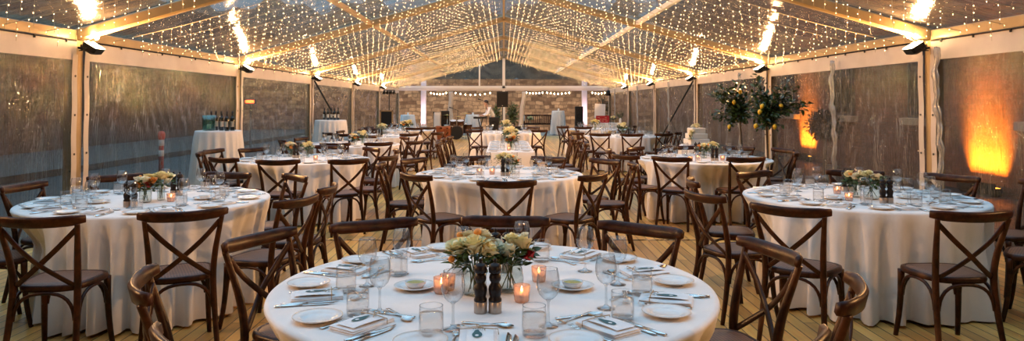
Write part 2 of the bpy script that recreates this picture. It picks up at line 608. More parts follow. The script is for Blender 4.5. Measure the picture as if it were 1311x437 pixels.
def cane_mat():
    m, nt, p, out = newmat('woven_cane')
    L = nt.links.new
    tc = N(nt, 'ShaderNodeTexCoord')
    mp = N(nt, 'ShaderNodeMapping')
    mp.inputs['Rotation'].default_value = (0, 0, R(45))
    L(tc.outputs['Object'], mp.inputs['Vector'])
    ck = N(nt, 'ShaderNodeTexChecker', Scale=85)
    ck.inputs['Color1'].default_value = (0.20, 0.085, 0.04, 1)
    ck.inputs['Color2'].default_value = (0.09, 0.034, 0.015, 1)
    L(mp.outputs[0], ck.inputs['Vector'])
    L(ck.outputs['Color'], p.inputs['Base Color'])
    bp = N(nt, 'ShaderNodeBump', Strength=0.4, Distance=0.003)
    L(ck.outputs['Fac'], bp.inputs['Height'])
    L(bp.outputs[0], p.inputs['Normal'])
    p.inputs['Roughness'].default_value = 0.5
    return m


M['cane'] = cane_mat()
# ------------------------------------------------------------------ tent shell
FR = [-1.7, 3.3, 8.3, 13.3, 18.3, 23.3, 28.3, 33.6]
HW, EAVE, SLOPE = 5.0, 2.33, 0.28
RIDGE = EAVE + HW * SLOPE


def roofz(x):
    return RIDGE - abs(x) * SLOPE


struct('floor', MB().box((0, 15.9, -0.03), (10.3, 36, 0.06)), M['floor'], 'golden timber board floor of the marquee')
for k, y in enumerate((8.0, 17.4)):
    struct('trim_%d' % (k + 1), MB().box((0, y, 0.002), (10.0, 0.05, 0.006)), M['chrome'], 'grey metal joint strip across the boards')
struct('ground', MB().box((0, 15, -0.12), (120, 130, 0.1)), M['asphalt'], 'dark wet asphalt outside the marquee')
struct('patio_floor', MB().box((0, 37.6, -0.045), (22, 7.4, 0.06)), M['paving'], 'paved patio behind the marquee')
struct('kerb', MB().box((-10.0, 16, 0.0), (0.18, 60, 0.16)), M['concrete'], 'pale concrete kerb beside the road')
struct('footpath', MB().box((-12.2, 16, -0.02), (4.2, 60, 0.16)), M['concrete'], 'grey footpath beyond the kerb')

for i, y in enumerate(FR):
    for s in (-1, 1):
        col = MB().box((0, 0, EAVE / 2), (0.13, 0.15, EAVE))
        col.box((-s * 0.045, 0.0, EAVE / 2), (0.03, 0.17, EAVE))
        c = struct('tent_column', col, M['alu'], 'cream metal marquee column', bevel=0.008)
        c.location = (s * (HW + 0.03), y, 0)
        if 8 < y < 20:
            for z in (0.3, 0.75, 1.2, 1.65, 2.0):
                b = MB().lathe([(0, -0.01), (0.012, -0.01), (0.012, 0.004), (0, 0.004)], 8)
                o = b.build('bolt', M['black_metal'], c)
                o.rotation_euler = (PI / 2, 0, 0)
                o.location = (-s * 0.03, -0.078, z)
        base = MB().box((0, 0, 0.008), (0.24, 0.26, 0.016))
        base.build('base_plate', M['alu'], c)
        a, b = Vector((s * (HW + 0.05), y, EAVE - 0.014)), Vector((0, y, RIDGE))
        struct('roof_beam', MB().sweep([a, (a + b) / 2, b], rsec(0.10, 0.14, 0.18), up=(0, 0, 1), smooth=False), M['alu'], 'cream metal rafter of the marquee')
    if i < len(FR) - 1:
        y2 = FR[i + 1]
        ym, L = (y + y2) / 2, y2 - y
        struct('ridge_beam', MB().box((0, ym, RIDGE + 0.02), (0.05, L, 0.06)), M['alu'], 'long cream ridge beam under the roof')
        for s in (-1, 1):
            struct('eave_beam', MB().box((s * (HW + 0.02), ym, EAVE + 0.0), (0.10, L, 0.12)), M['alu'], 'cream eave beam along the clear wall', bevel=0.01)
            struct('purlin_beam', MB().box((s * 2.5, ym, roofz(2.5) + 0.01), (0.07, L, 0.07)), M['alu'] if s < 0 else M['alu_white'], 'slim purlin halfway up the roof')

            def rp(u, v, s=s, y=y, L=L):
                x = u * (HW + 0.12)
                sag = 0.035 * math.sin(PI * v) * math.sin(PI * min(1, u * 2 % 1.0001))
                w = 0.006 * math.sin(v * 23 + u * 5 + y) + 0.005 * math.sin(v * 41 - u * 9)
                return (s * x, y + v * L, RIDGE - x * SLOPE + 0.085 - sag + w)
            struct('ceiling', MB().grid(rp, 24, 40, flip=s < 0), M['roof_vinyl'], 'clear vinyl roof sheet')
            # clear side wall of this bay
            rr = random.Random(i * 7 + s)
            ph = [rr.uniform(0, 6) for _ in range(6)]

            def wp(u, v, s=s, y=y, L=L, ph=ph):
                yy = y + 0.05 + u * (L - 0.1)
                z = 0.0 + v * 2.22
                e = math.exp(-((u * L) / 0.5) ** 2) + math.exp(-(((1 - u) * L) / 0.5) ** 2)
                d = 0.014 * math.sin(u * 19 + ph[0] + v * 1.2) + 0.008 * math.sin(u * 43 + ph[1] - v * 1.5)
                d += 0.008 * e * math.sin(u * L * 18 + v * 9 + ph[2])
                yl = u * L
                d += 0.0065 * math.sin(26 * yl + 14 * z + ph[3]) * math.exp(-((u - 0.42) / 0.16) ** 2 - ((v - 0.72) / 0.25) ** 2)
                d += 0.0060 * math.sin(-24 * yl + 10 * z + ph[0]) * math.exp(-((u - 0.85) / 0.13) ** 2 - ((v - 0.75) / 0.22) ** 2)
                d += 0.0030 * math.sin(45 * yl + 6 * z + 2 * math.sin(6 * z)) * math.exp(-((v - 0.85) / 0.2) ** 2)
                d += 0.035 * math.sin(PI * v) * math.sin(PI * u)
                return (s * (HW - 0.02) + s * d, yy, z)
            w = struct('wall_left' if s < 0 else 'wall_right', MB().grid(wp, 150 if 2 < y < 19 else 70, 90 if 2 < y < 19 else 40, flip=s > 0), M['wall_vinyl'] if y < 13 else M['sky_haze_vinyl'], 'clear vinyl marquee side wall')

            def vp(u, v, s=s, y=y, L=L, ph=ph):
                return (s * (HW - 0.055) + 0.006 * math.sin(u * 31 + ph[4]) * (1 - v) + 0.004 * math.sin(u * 70 + ph[5]) * (1 - v), y + 0.08 + u * (L - 0.16), 2.035 + v * 0.215)
            MB().grid(vp, 60, 4, flip=s > 0).build('valance', M['white_pvc'], w)
            for yy in (y + 0.12, y2 - 0.12):
                hm = MB().grid(lambda u, v, yy=yy: (s * (HW - 0.06) + 0.004 * math.sin(v * 20), yy - 0.05 + u * 0.10, v * 2.1), 2, 20, flip=s > 0)
                h = hm.build('hem_strip', M['white_pvc'], w)
                if 3 < y < 14:
                    for z in (0.5, 0.95, 1.4, 1.85):
                        e = MB().lathe([(0.006, 0), (0.013, 0), (0.013, 0.004), (0.006, 0.004)], 10, close=True).build('eyelet', M['black_metal'], h)
                        e.rotation_euler = (0, -s * PI / 2, 0)
                        e.location = (s * (HW - 0.066), yy, z)
            MB().tube([(s * (HW - 0.06), y + 0.1, 2.262), (s * (HW - 0.06), y2 - 0.1, 2.262)], 0.009, 6).build('curtain_track', M['black_metal'], w)
            if 3 < y < 19:
                for k in range(9):
                    yy = y + 0.3 + k * (L - 0.6) / 8
                    MB().box((s * (HW - 0.07), yy, 2.245), (0.012, 0.02, 0.035)).build('hook', M['black_metal'], w)

# bunched clear joins hanging at the right wall
for (x, y, w) in ((4.84, 10.45, 0.10), (4.84, 7.92, 0.09), (4.84, 25.8, 0.10), (4.84, 31.0, 0.10), (4.84, 20.9, 0.09), (4.84, 14.6, 0.09)):
    j = MB()
    pts, sc = [], []
    for k in range(41):
        z = 2.16 - k * 2.14 / 40
        pts.append((x + 0.010 * math.sin(k * 0.9), y + 0.035 * math.sin(k * 0.21) + 0.012 * math.sin(k * 1.7), z))
        q = 0.75 + 0.25 * math.sin(k * 1.3) * math.sin(k * 0.37)
        sc.append((w * 0.5 * q, w * 0.3 * q))
    sec = [((1 + 0.35 * math.sin(5 * a)) * math.cos(a), (1 + 0.35 * math.sin(5 * a)) * math.sin(a)) for a in [2 * PI * i / 20 for i in range(20)]]
    j.sweep(pts, sec, sc, up=(1, 0, 0))
    tag(j.build('vinyl_join', M['bunched']), 'crumpled clear vinyl join hanging down the wall, %s' % {10.45: 'beside the dark bush', 7.92: 'beside the column before the large amber light', 25.8: 'third back from the lemon trees', 31.0: 'next to the far corner post', 20.9: 'past the crossed wall brace', 14.6: 'just behind the lemon trees'}[y], 'vinyl strip', kind='thing')

# gable end
YG = FR[-1]
struct('gable_beam', MB().box((0, YG, 2.31), (10.0, 0.10, 0.13)), M['alu_white'], 'pale cross beam of the far gable', bevel=0.01)
struct('gable_valance_trim', MB().grid(lambda u, v: (-4.95 + 9.9 * u, YG - 0.06 + 0.008 * math.sin(u * 60) * (1 - v), 2.15 + v * 0.10), 120, 3), M['white_pvc'], 'white valance under the gable beam')
for x, w in ((0, 0.13), (-1.15, 0.07)):
    h0 = 0 if x == 0 else 2.37
    struct('gable_column', MB().box((x, YG, (h0 + roofz(x)) / 2), (w, 0.10, roofz(x) - h0)), M['alu_white'], 'pale upright of the far gable')


def gp(u, v):
    x = -4.95 + 9.9 * u
    return (x, YG + 0.02 + 0.01 * math.sin(u * 40), 2.37 + v * (roofz(x) + 0.06 - 2.37))


struct('wall_back', MB().grid(gp, 60, 8), M['gable_vinyl'], 'clear vinyl triangle closing the gable')
for x, dx, lab in ((-2.5, 0.0, 'gathered clear curtain hanging under the gable beam beside the drum kit'), (0.95, -0.22, 'gathered clear curtain slanting under the gable beam beside the slatted bench')):
    g = MB()
    pts = [(x + dx * (k / 20) ** 1.2 + 0.02 * math.sin(k * 0.6), YG - 0.12, 2.1 - k * 2.06 / 20) for k in range(21)]
    g.sweep(pts, [((1 + 0.3 * math.sin(4 * a)) * math.cos(a), (1 + 0.3 * math.sin(4 * a)) * math.sin(a)) for a in [2 * PI * i / 16 for i in range(16)]], [(0.085, 0.06)] * 21, up=(0, 1, 0))
    tag(g.build('gathered_curtain', M['white_pvc']), lab, 'curtain')
for x, lab in ((-3.84, 'tall white draped post beside the left white cocktail table'), (3.86, 'tall white draped post beside the stacked black speakers')):
    g = MB()
    sec = [((1 + 0.06 * math.sin(9 * a)) * 0.13 * (1 if abs(math.cos(a)) < 0.7 else 1), 0) for a in (0,)]
    sec = []
    for i in range(40):
        a = 2 * PI * i / 40
        r = 1 / max(abs(math.cos(a)), abs(math.sin(a)))
        sec.append((r * math.cos(a) * (1 + 0.05 * math.sin(13 * a)), r * math.sin(a) * (1 + 0.05 * math.sin(13 * a))))
    g.sweep([(x, YG + 0.45, 0.0), (x, YG + 0.45, 1.3), (x, YG + 0.45, 2.72)], sec, [(0.115, 0.1)] * 3, up=(0, 1, 0))
    tag(g.build('draped_post', M['drape']), lab, 'draped post')

# wind bracing in the fourth bay
for s in (-1, 1):
    side = 'bar with the five bottles' if s < 0 else 'wedding cake'
    t = MB().tube([(s * 4.90, 18.4, 2.12), (s * 4.90, 23.2, 0.04)], 0.022, 8)
    tag(t.build('wall_brace', M['black_metal']), 'dark diagonal brace strut behind the ' + side, 'brace', kind='thing')
    t = MB().tube([(s * 4.86, 18.4, 0.06), (s * 4.86, 23.2, 2.1)], 0.007, 6)
    tag(t.build('brace_cable', M['black_metal']), 'thin steel brace wire crossing the strut behind the ' + side, 'cable', kind='thing')

# ------------------------------------------------------------------ column flood lamps
LAMPS = [(s, y) for y in FR[2:7] + FR[:2] for s in (-1, 1)]
root = thing('flood_lamp', 'x', 'lamp')
hb = MB()
hb.sweep([(0, 0, -0.05), (0, 0, -0.02), (0, 0, 0.05)], rsec(2, 2, 0.12), [(0.045, 0.06), (0.085, 0.10), (0.09, 0.11)], up=(0, 1, 0), smooth=False)
h = hb.build('housing', M['black_metal'], root)
h.rotation_euler = (0, R(-32), 0)
fc = MB().box((0, 0, 0.052), (0.15, 0.19, 0.004)).build('lens', M['lamp_face'], h)
MB().sweep(smoothp([(0, -0.125, 0.0), (0.06, -0.125, -0.03), (0.10, -0.06, -0.02), (0.10, 0.06, -0.02), (0.06, 0.125, -0.03), (0, 0.125, 0)], 3), rsec(0.03, 0.006), up=(0, 0, 1)).build('yoke', M['black_metal'], root)
MB().tube([(0.06, 0, 0.0), (0.2, 0, 0.02)], 0.014, 8).box((0.10, 0, 0.02), (0.05, 0.06, 0.06)).build('clamp', M['black_metal'], root)
for q in ((-0.02, -0.05, 0.14), (-0.05, 0.05, 0.16)):
    c = MB().tube([(0.10, q[1] * 0.6, 0.03), (0.03, q[1], 0.10), (q[0], q[1], q[2] - 0.03)], 0.006, 6).build('bulb_stalk', M['black_metal'], root)
    MB().ball(q, 0.024, 10, 8, (1, 1, 1.2)).build('bare_bulb', M['bare_bulb'], c)
proto_done(root)
ORD = ('first', 'second', 'third', 'fourth', 'fifth', 'entrance', 'nearer')
for k, (s, y) in enumerate(LAMPS):
    dup(root, (s * 4.80, y - 0.02, 2.17), 0 if s > 0 else PI, 'black flood lamp aimed up, on the %s column along the %s wall' % (ORD[k // 2], 'left' if s < 0 else 'right'), 'flood lamps on the marquee columns')
    d = bpy.data.lights.new('flood_light', 'AREA')
    d.shape = 'DISK'
    d.size = 0.16
    d.energy = 230 if y > 5 else 95
    d.color = (1.0, 0.50, 0.18)
    d.spread = R(165)
    o = bpy.data.objects.new('flood_light', d)
    COL.objects.link(o)
    o.location = (s * 4.77, y - 0.02, 2.25)
    o.rotation_euler = (Vector((-s * 0.85, 0, 0.50))).to_track_quat('-Z', 'Y').to_euler()
    d = bpy.data.lights.new('bulb_light', 'POINT')
    d.energy = 85 if y > 5 else 25
    d.color = (1.0, 0.56, 0.24)
    d.shadow_soft_size = 0.03
    o = bpy.data.objects.new('bulb_light', d)
    COL.objects.link(o)
    o.location = (s * 4.83, y - 0.02, 2.33)

# ------------------------------------------------------------------ fairy lights
def strand(seed):
    r = random.Random(seed)
    pts, mb, cb = [], MB(), MB()
    n = 40
    for k in range(n + 1):
        x = 0.06 + (HW - 0.1) * k / n
        z = RIDGE - x * SLOPE + 0.01 - 0.045 * math.sin(PI * ((k / n * 2) % 1.0)) - 0.03
        pts.append((x, 0, z))
    cb.tube(pts, 0.0035, 4, cap=False)
    for k in range(1, n + 1):
        x, _, z = pts[k]
        m = r.choice((1, 2, 2, 3, 3, 4))
        if m > 1:
            cb.tube([(x, 0, z), (x + r.uniform(-0.01, 0.01), 0, z - 0.065 * m)], 0.002, 3, cap=False)
        for q in range(m):
            c = (x + r.uniform(-0.012, 0.012), r.uniform(-0.012, 0.012), z - 0.012 - 0.065 * q)
            e = 0.0032
            mb.add([(c[0], c[1], c[2] + e * 1.5), (c[0] + e, c[1], c[2]), (c[0], c[1] + e, c[2]), (c[0] - e, c[1], c[2]), (c[0], c[1] - e, c[2]), (c[0], c[1], c[2] - e * 1.5)],
                   [(0, 1, 2), (0, 2, 3), (0, 3, 4), (0, 4, 1), (5, 2, 1), (5, 3, 2), (5, 4, 3), (5, 1, 4)])
    return cb.mesh('cable', M['cable']), mb.mesh('bulbs', M['fairy'])


SV = [strand(s) for s in range(5)]
yy, k = 4.4, 0
while yy < 33.3:
    if min(abs(yy - f) for f in FR) > 0.15:
        for s in (0, PI):
            t = thing('fairy_light_string', 'string of dangling warm fairy lights hung along the roof slope', 'fairy lights', (0, yy, 0), s, 'fairy light strings under the clear roof')
            cbm, bm = SV[(k * 3 + (1 if s else 0)) % 5]
            for nm, me in (('cable', cbm), ('bulbs', bm)):
                o = bpy.data.objects.new(nm, me)
                COL.objects.link(o)
                o.parent = t
                if nm == 'bulbs':
                    o['kind'] = 'stuff'
            k += 1
    yy += 0.66

# festoon behind the gable
BULB = MB().ball((0, 0, -0.05), 0.03, 8, 6, (1, 1, 1.25)).mesh('bulb', M['festoon'])
CAP = MB().lathe([(0, 0.0), (0.014, 0.0), (0.014, -0.03), (0, -0.03)], 8).mesh('bulb_cap', M['black_plastic'])
for a, b, dip, n, lab in ((-3.59, -2.72, 0.09, 6, 'short festoon string of warm bulbs beside the left draped post'),
                          (-2.45, -0.55, 0.12, 8, 'festoon string of warm bulbs sagging over the keyboard player'),
                          (1.02, 1.95, 0.05, 6, 'festoon string of warm bulbs over the slatted garden bench'),
                          (2.0, 3.25, 0.07, 7, 'festoon string of warm bulbs over the tallest white cocktail table'),
                          (4.2, 4.95, 0.06, 5, 'short festoon string of warm bulbs over the white easel board')):
    t = thing('festoon_string', lab, 'festoon lights', (0, YG + 0.75, 0))
    pts = [(a + (b - a) * i / 20, 0, 2.14 - dip * 4 * (i / 20) * (1 - i / 20)) for i in range(21)]
    MB().tube(pts, 0.008, 5).build('cable', M['black_plastic'], t)
    for i in range(n):
        u = (i + 0.5) / n
        for nm, me in (('bulb', BULB), ('bulb_cap', CAP)):
            if nm == 'bulb':
                bo = bpy.data.objects.new(nm, me)
                COL.objects.link(bo)
                bo.parent = t
                bo.location = (a + (b - a) * u, 0, 2.14 - dip * 4 * u * (1 - u) - 0.01)
            else:
                o = bpy.data.objects.new(nm, me)
                COL.objects.link(o)
                o.parent = bo

# ------------------------------------------------------------------ outside
struct('stone_wall_outside', MB().box((0, 41.3, 1.45), (40, 0.6, 3.0)), M['sandstone'], 'old sandstone block wall behind the patio')


def bank(u, v):
    x = -26 + 52 * u
    y = 41.3 + 14 * v
    z = 2.7 + 6.5 * v ** 0.8 + 0.5 * math.sin(x * 0.9 + v * 5) * v + 0.35 * math.sin(x * 2.3 - v * 7)
    return (x, y, z)


struct('hill', MB().grid(bank, 70, 14), M['earth'], 'brown rocky bank rising behind the stone wall')
struct('stone_wall_road', MB().box((-15.5, 16, 3.0), (0.6, 70, 6.2)), M['dark_stone'], 'dark stone wall across the road')
struct('brick_building_wall', MB().box((11.6, 17, 5.4), (6.0, 46, 11.2)), M['brick'], 'old brick building beside the marquee')
struct('sky_blocker_wall', MB().box((0, -4.6, 6.9), (44, 0.6, 14.4)), M['brick'], 'unseen brick wall added behind the camera to block sky light')  # added out of view, tall enough to keep sky light off the cloth skirts
for k, y in enumerate((7.7, 11.1, 14.5, 17.9, 21.3, 24.7)):
    w = struct('window_%d' % (k + 1), MB().box((8.57, y, 1.98), (0.10, 1.0, 1.5)), M['paint'], 'dark window of the brick building')
    MB().box((8.53, y, 1.98), (0.06, 0.86, 1.36)).build('pane', M['dark_pane'], w)
    MB().box((8.505, y, 1.98), (0.03, 0.05, 1.36)).build('glazing_bar', M['paint'], w)
    MB().box((8.52, y, 1.16), (0.22, 1.3, 0.15)).build('sill', M['sill'], w, bevel=0.01)
for y, e, lab in ((12.65, 120, 'bar uplight washing the brick wall amber, behind the table near that wall'), (20.1, 110, 'bar uplight washing the brick wall amber beyond the lemon trees')):
    t = thing('uplight_bar', lab, 'uplight', (8.44, y, -0.07))
    hb = MB().box((0, 0, 0.10), (0.12, 1.0, 0.10)).build('housing', M['black_metal'], t, bevel=0.01)
    MB().box((0, 0, 0.151), (0.08, 0.94, 0.006)).build('lens', M['amber_face'], hb)
    MB().box((-0.075, 0, 0.13), (0.012, 1.02, 0.20)).build('glare_shield', M['black_metal'], hb)
    for q in (-0.42, 0.42):
        MB().box((0, q, 0.025), (0.16, 0.05, 0.05)).build('foot_bracket', M['black_metal'], t, bevel=0.006)
    d = bpy.data.lights.new('amber_light', 'AREA')
    d.shape = 'RECTANGLE'
    d.size, d.size_y = 0.08, 0.95
    d.spread = R(48)
    d.energy = e
    d.color = (1.0, 0.36, 0.02)
    o = bpy.data.objects.new('amber_light', d)
    COL.objects.link(o)
    o.location = (8.44, y, 0.10)
    o.rotation_euler = (0, PI + R(13), 0)

# bollard
t = thing('road_bollard', 'orange plastic bollard with pale bands standing beside the road', 'bollard', (-7.5, 15.6, -0.07))
MB().lathe([(0, 0), (0.16, 0), (0.16, 0.03), (0.06, 0.05), (0, 0.05)], 20).build('base', M['black_plastic'], t)
MB().lathe([(0, 0.04), (0.055, 0.04), (0.05, 0.80), (0.075, 0.86), (0.075, 0.95), (0.04, 1.0), (0, 1.0)], 20).build('post', M['orange_plastic'], t)
for z in (0.45, 0.68):
    MB().lathe([(0.055, z), (0.0565, z + 0.002), (0.0565, z + 0.13), (0.055, z + 0.132)], 20).build('band', M['white_band'], t)
# red lamp by the road
t = thing('warning_lamp', 'red lit warning lamp on a dark post beside the road', 'lamp', (-8.9, 25.0, -0.07))
MB().lathe([(0, 0), (0.14, 0), (0.14, 0.03), (0.03, 0.05), (0.03, 1.55), (0, 1.55)], 12).build('post', M['black_metal'], t)
hb = MB().box((0, 0, 1.68), (0.36, 0.16, 0.16)).build('housing', M['black_metal'], t, bevel=0.01)
MB().box((0, -0.085, 1.68), (0.30, 0.02, 0.10)).build('lens', M['red_face'], hb)


def leafcloud(mb, n, c, rad, size, r, shell=0.5, droop=0.0):
    for _ in range(n):
        d = Vector((r.gauss(0, 1), r.gauss(0, 1), r.gauss(0, 1))).normalized()
        q = (shell + (1 - shell) * r.random()) if shell else r.random() ** 0.5
        p = Vector((c[0] + d.x * rad[0] * q, c[1] + d.y * rad[1] * q, c[2] + d.z * rad[2] * q))
        leaf(mb, p, (d + Vector((r.uniform(-0.7, 0.7), r.uniform(-0.7, 0.7), r.uniform(-0.5, 0.6) - droop))).normalized(), size * r.uniform(0.7, 1.2), r)


def leaf(mb, p, d, L, r, wid=0.42):
    s = d.cross(Vector((r.uniform(-1, 1), r.uniform(-1, 1), 1.2)))
    if s.length < 1e-4:
        s = d.orthogonal()
    s.normalize()
    n = s.cross(d)
    w = L * wid / 2
    a = p
    m1 = p + d * L * 0.35
    m2 = p + d * L * 0.7 - n * L * 0.06
    e = p + d * L - n * L * 0.14
    mb.add([a, m1 + s * w + n * w * 0.4, m1, m1 - s * w + n * w * 0.4, m2 + s * w * 0.75 + n * w * 0.25, m2, m2 - s * w * 0.75 + n * w * 0.25, e],
           [(0, 2, 1), (0, 3, 2), (1, 2, 5, 4), (2, 3, 6, 5), (4, 5, 7), (5, 6, 7)])


def bush(name, label, loc, rad, n, size, m, stem=0.3, seed=1):
    t = thing(name, label, 'bush', loc)
    r = random.Random(seed)
    mb = MB()
    for _ in range(5):
        leafcloud(mb, n // 5, (r.uniform(-0.4, 0.4) * rad[0], r.uniform(-0.4, 0.4) * rad[1], stem + rad[2] * r.uniform(0.7, 1.2)), (rad[0] * 0.75, rad[1] * 0.75, rad[2] * 0.7), size, r, 0.2)
    mb.build('foliage', m, t)
    MB().tube(smoothp([(0, 0, -0.1), (0.02, 0.01, stem * 0.6), (0, 0, stem + rad[2])], 3), [0.05] * 6 + [0.03], 8).build('trunk', M['bark'], t)
    return t


bush('round_bush', 'dark round clipped bush outside the clear wall beyond the vinyl join', (7.2, 16.0, -0.07), (0.38, 0.38, 0.42), 1800, 0.10, M['dark_bush'], 0.75, 3)
bush('upright_shrub', 'olive green shrub behind the loudspeaker, nearer the keyboard player', (-0.35, 35.3, -0.02), (0.32, 0.3, 0.75), 500, 0.14, M['green_bush'], 0.3, 4)
bush('upright_shrub', 'olive green shrub behind the loudspeaker, nearer the bench', (0.48, 35.4, -0.02), (0.32, 0.3, 0.70), 500, 0.14, M['green_bush'], 0.3, 5)
bush('upright_shrub', 'dark conifer shrub behind the white easel board', (5.1, 36.5, -0.02), (0.5, 0.4, 1.0), 500, 0.15, M['bush'], 0.2, 6)
HB = ('above the short festoon', 'behind the pale gable upright', 'straight above the loudspeaker', 'above the slatted bench', 'above the tallest cocktail table', 'above the speaker stack', 'past the left draped post')
for k, (x, y, q) in enumerate(((-3.6, 43.2, 0.9), (-1.5, 44.2, 1.1), (0.6, 43.6, 1.0), (2.2, 43.0, 0.8), (3.9, 44.2, 1.1), (6.0, 43.2, 0.9), (-6.0, 43.5, 1.0))):
    bush('hillside_bush', 'brown dry bush on the rocky bank ' + HB[k], (x, y, 2.7 + 6.5 * ((y - 41.3) / 14) ** 0.8 - 0.2), (q, q, q * 0.7), 500, 0.22, M['bush'], 0.2, 20 + k)
# ------------------------------------------------------------------ cross-back chair
def make_chair(name='cross_back_chair', cloth_back=False):
    t = thing(name, 'x', 'chair')
    w = M['wood']

    def outline(sc, n=36):
        out = []
        for k in range(n):
            a = 2 * PI * k / n
            c, s = math.cos(a), math.sin(a)
            e = 0.55
            x = math.copysign(abs(c) ** e, c)
            y = math.copysign(abs(s) ** e, s)
            hw = 0.200 + 0.025 * y
            out.append((x * hw * sc, y * 0.205 * sc))
        return out
    fr = MB()
    rings = [(0.86, 0.436), (1.0, 0.438), (1.02, 0.455), (1.0, 0.472), (0.95, 0.477), (0.87, 0.474)]
    vs, fs = [], []
    m = 36
    for sc, z in rings:
        vs += [(x, y, z) for x, y in outline(sc)]
    for i in range(len(rings)):
        j = (i + 1) % len(rings)
        for k in range(m):
            k2 = (k + 1) % m
            fs.append((i * m + k, i * m + k2, j * m + k2, j * m + k))
    fr.add(vs, fs).build('seat_frame', w, t)
    st = MB()
    vs, fs = [], []
    for q, (sc, z) in enumerate(((0.90, 0.470), (0.88, 0.475), (0.6, 0.478), (0.3, 0.479))):
        vs += [(x, y, z) for x, y in outline(sc)]
    for i in range(3):
        for k in range(m):
            k2 = (k + 1) % m
            fs.append((i * m + k, i * m + k2, (i + 1) * m + k2, (i + 1) * m + k))
    fs.append(tuple(range(3 * m, 4 * m)))
    o = st.add(vs, fs).build('seat', M['cane'], t)
    o['label'] = 'brown woven cane seat'
    sec = rsec(2, 2, 0.28)
    for s in (-1, 1):
        p = smoothp([(s * 0.200, -0.262, 0), (s * 0.187, -0.215, 0.23), (s * 0.178, -0.190, 0.455), (s * 0.186, -0.212, 0.62), (s * 0.205, -0.258, 0.775), (s * 0.214, -0.280, 0.845)], 4)
        n = len(p)
        MB().sweep(p, sec, [(0.0135 + 0.0045 * math.sin(PI * min(1, i / n * 1.3)), 0.0135 + 0.006 * math.sin(PI * min(1, i / n * 1.2))) for i in range(n)], up=(0, 1, 0)).build('leg', w, t)
        p = smoothp([(s * 0.188, 0.160, 0.445), (s * 0.190, 0.165, 0.30), (s * 0.196, 0.180, 0.14), (s * 0.206, 0.205, 0)], 3)
        n = len(p)
        MB().sweep(p, sec, [0.020 - 0.007 * i / n for i in range(n)], up=(0, 1, 0)).build('leg', w, t)
        p = smoothp([(s * 0.205, -0.262, 0.815), (s * 0.115, -0.272, 0.715), (s * 0.012, -0.262 + s * 0.005, 0.618), (-s * 0.085, -0.228, 0.535), (-s * 0.160, -0.196, 0.475)], 4)
        MB().sweep(p, rsec(0.030, 0.011, 0.25), up=(0, 1, 0.35)).build('cross_slat', w, t)
    # top rail, wrapped round at both ends
    pts = []
    for k in range(19):
        u = -1 + 2 * k / 18
        x = 0.245 * u
        y = -0.268 - 0.050 * (1 - u * u) + 0.016 * max(0, abs(u) - 0.86) / 0.14
        pts.append((x, y, 0.856 + 0.012 * u * u))
    sc = [(1.0, 1.0 - 0.30 * max(0, abs(-1 + 2 * k / 18) - 0.75) / 0.25) for k in range(19)]
    MB().sweep(pts, rsec(0.026, 0.066, 0.42), sc, up=(0, -0.25, 1)).build('top_rail', w, t)

    def arch(a, b):
        a, b = Vector(a), Vector(b)
        d = b - a
        pts = [a, a + d * 0.03 + Vector((0, 0, 0.06)), a + d * 0.12 + Vector((0, 0, 0.115)), a + d * 0.28 + Vector((0, 0, 0.148)), a + d * 0.5 + Vector((0, 0, 0.156)),
               a + d * 0.72 + Vector((0, 0, 0.148)), a + d * 0.88 + Vector((0, 0, 0.115)), a + d * 0.97 + Vector((0, 0, 0.06)), b]
        return MB().tube(smoothp(pts, 2), 0.0105, 8).build('arched_brace', w, t)
    zb = 0.275
    arch((-0.17, -0.205, zb), (0.17, -0.205, zb))
    arch((-0.175, 0.170, zb), (0.175, 0.170, zb))
    for s in (-1, 1):
        arch((s * 0.186, -0.19, zb), (s * 0.191, 0.155, zb))
    if cloth_back:
        g = MB()
        prof = [(-0.225, 0.50), (-0.255, 0.62), (-0.31, 0.80), (-0.345, 0.885), (-0.32, 0.905), (-0.285, 0.885), (-0.245, 0.78), (-0.20, 0.62), (-0.19, 0.50)]
        g.grid(lambda u, v: ((-0.215 + 0.43 * u) * (0.86 + 0.14 * math.sin(PI * v)), prof[int(v * 8 + 0.01)][0] - 0.012 * math.sin(u * 14), prof[int(v * 8 + 0.01)][1] + 0.01 * math.sin(u * 9)), 16, 8)
        g.build('draped_cloth', M['russet'], t)['label'] = 'russet cloth hung over the chair back'
    return proto_done(t)


CHAIR = make_chair()
CHAIR_CLOTH = make_chair('cross_back_chair', True)

# ------------------------------------------------------------------ cloths
TZ = 0.772


def cloth_mb(rad, h, seed, deep=1.0, n=200):
    r = random.Random(seed)
    comp = [(r.randint(16, 48), r.uniform(0, 6.28), r.uniform(0.4, 1.0)) for _ in range(6)]
    tot = sum(c[2] for c in comp)
    prof = [(0.0, 0, 0), (0.5, 0, 0), (0.9, 0, 0), (0.98, -0.0005, 0), (1.0, -0.004, 0), (1.006, -0.016, 0)] + [(1.008 + 0.012 * k / 12, -0.02 - (h - 0.028) * k / 12, (k / 12) ** 0.6) for k in range(1, 13)]

    def fn(u, v):
        a = 2 * PI * u
        i = int(round(v * (len(prof) - 1)))
        q, z, t = prof[i]
        f = sum(c[2] * math.sin(c[0] * a + c[1] + 0.25 * math.sin(3 * a)) for c in comp) / tot
        f = max(-1.0, min(1.0, f * 2.1))
        f = 1.2 * (abs(f) ** 0.7) * (1 if f > 0 else -0.8)
        drift = 0.02 * t * math.sin(a * 5 + seed)
        rr = rad * q + t * deep * (0.08 * f + drift)
        hem = 0.012 * (1 + math.sin(a * 7 + seed)) * 0.5 if i == len(prof) - 1 else 0
        a2 = a + t * 0.012 * math.sin(17 * a)
        return (rr * math.cos(a2), rr * math.sin(a2), h + z + hem)
    return MB().grid(fn, n, len(prof) - 1)


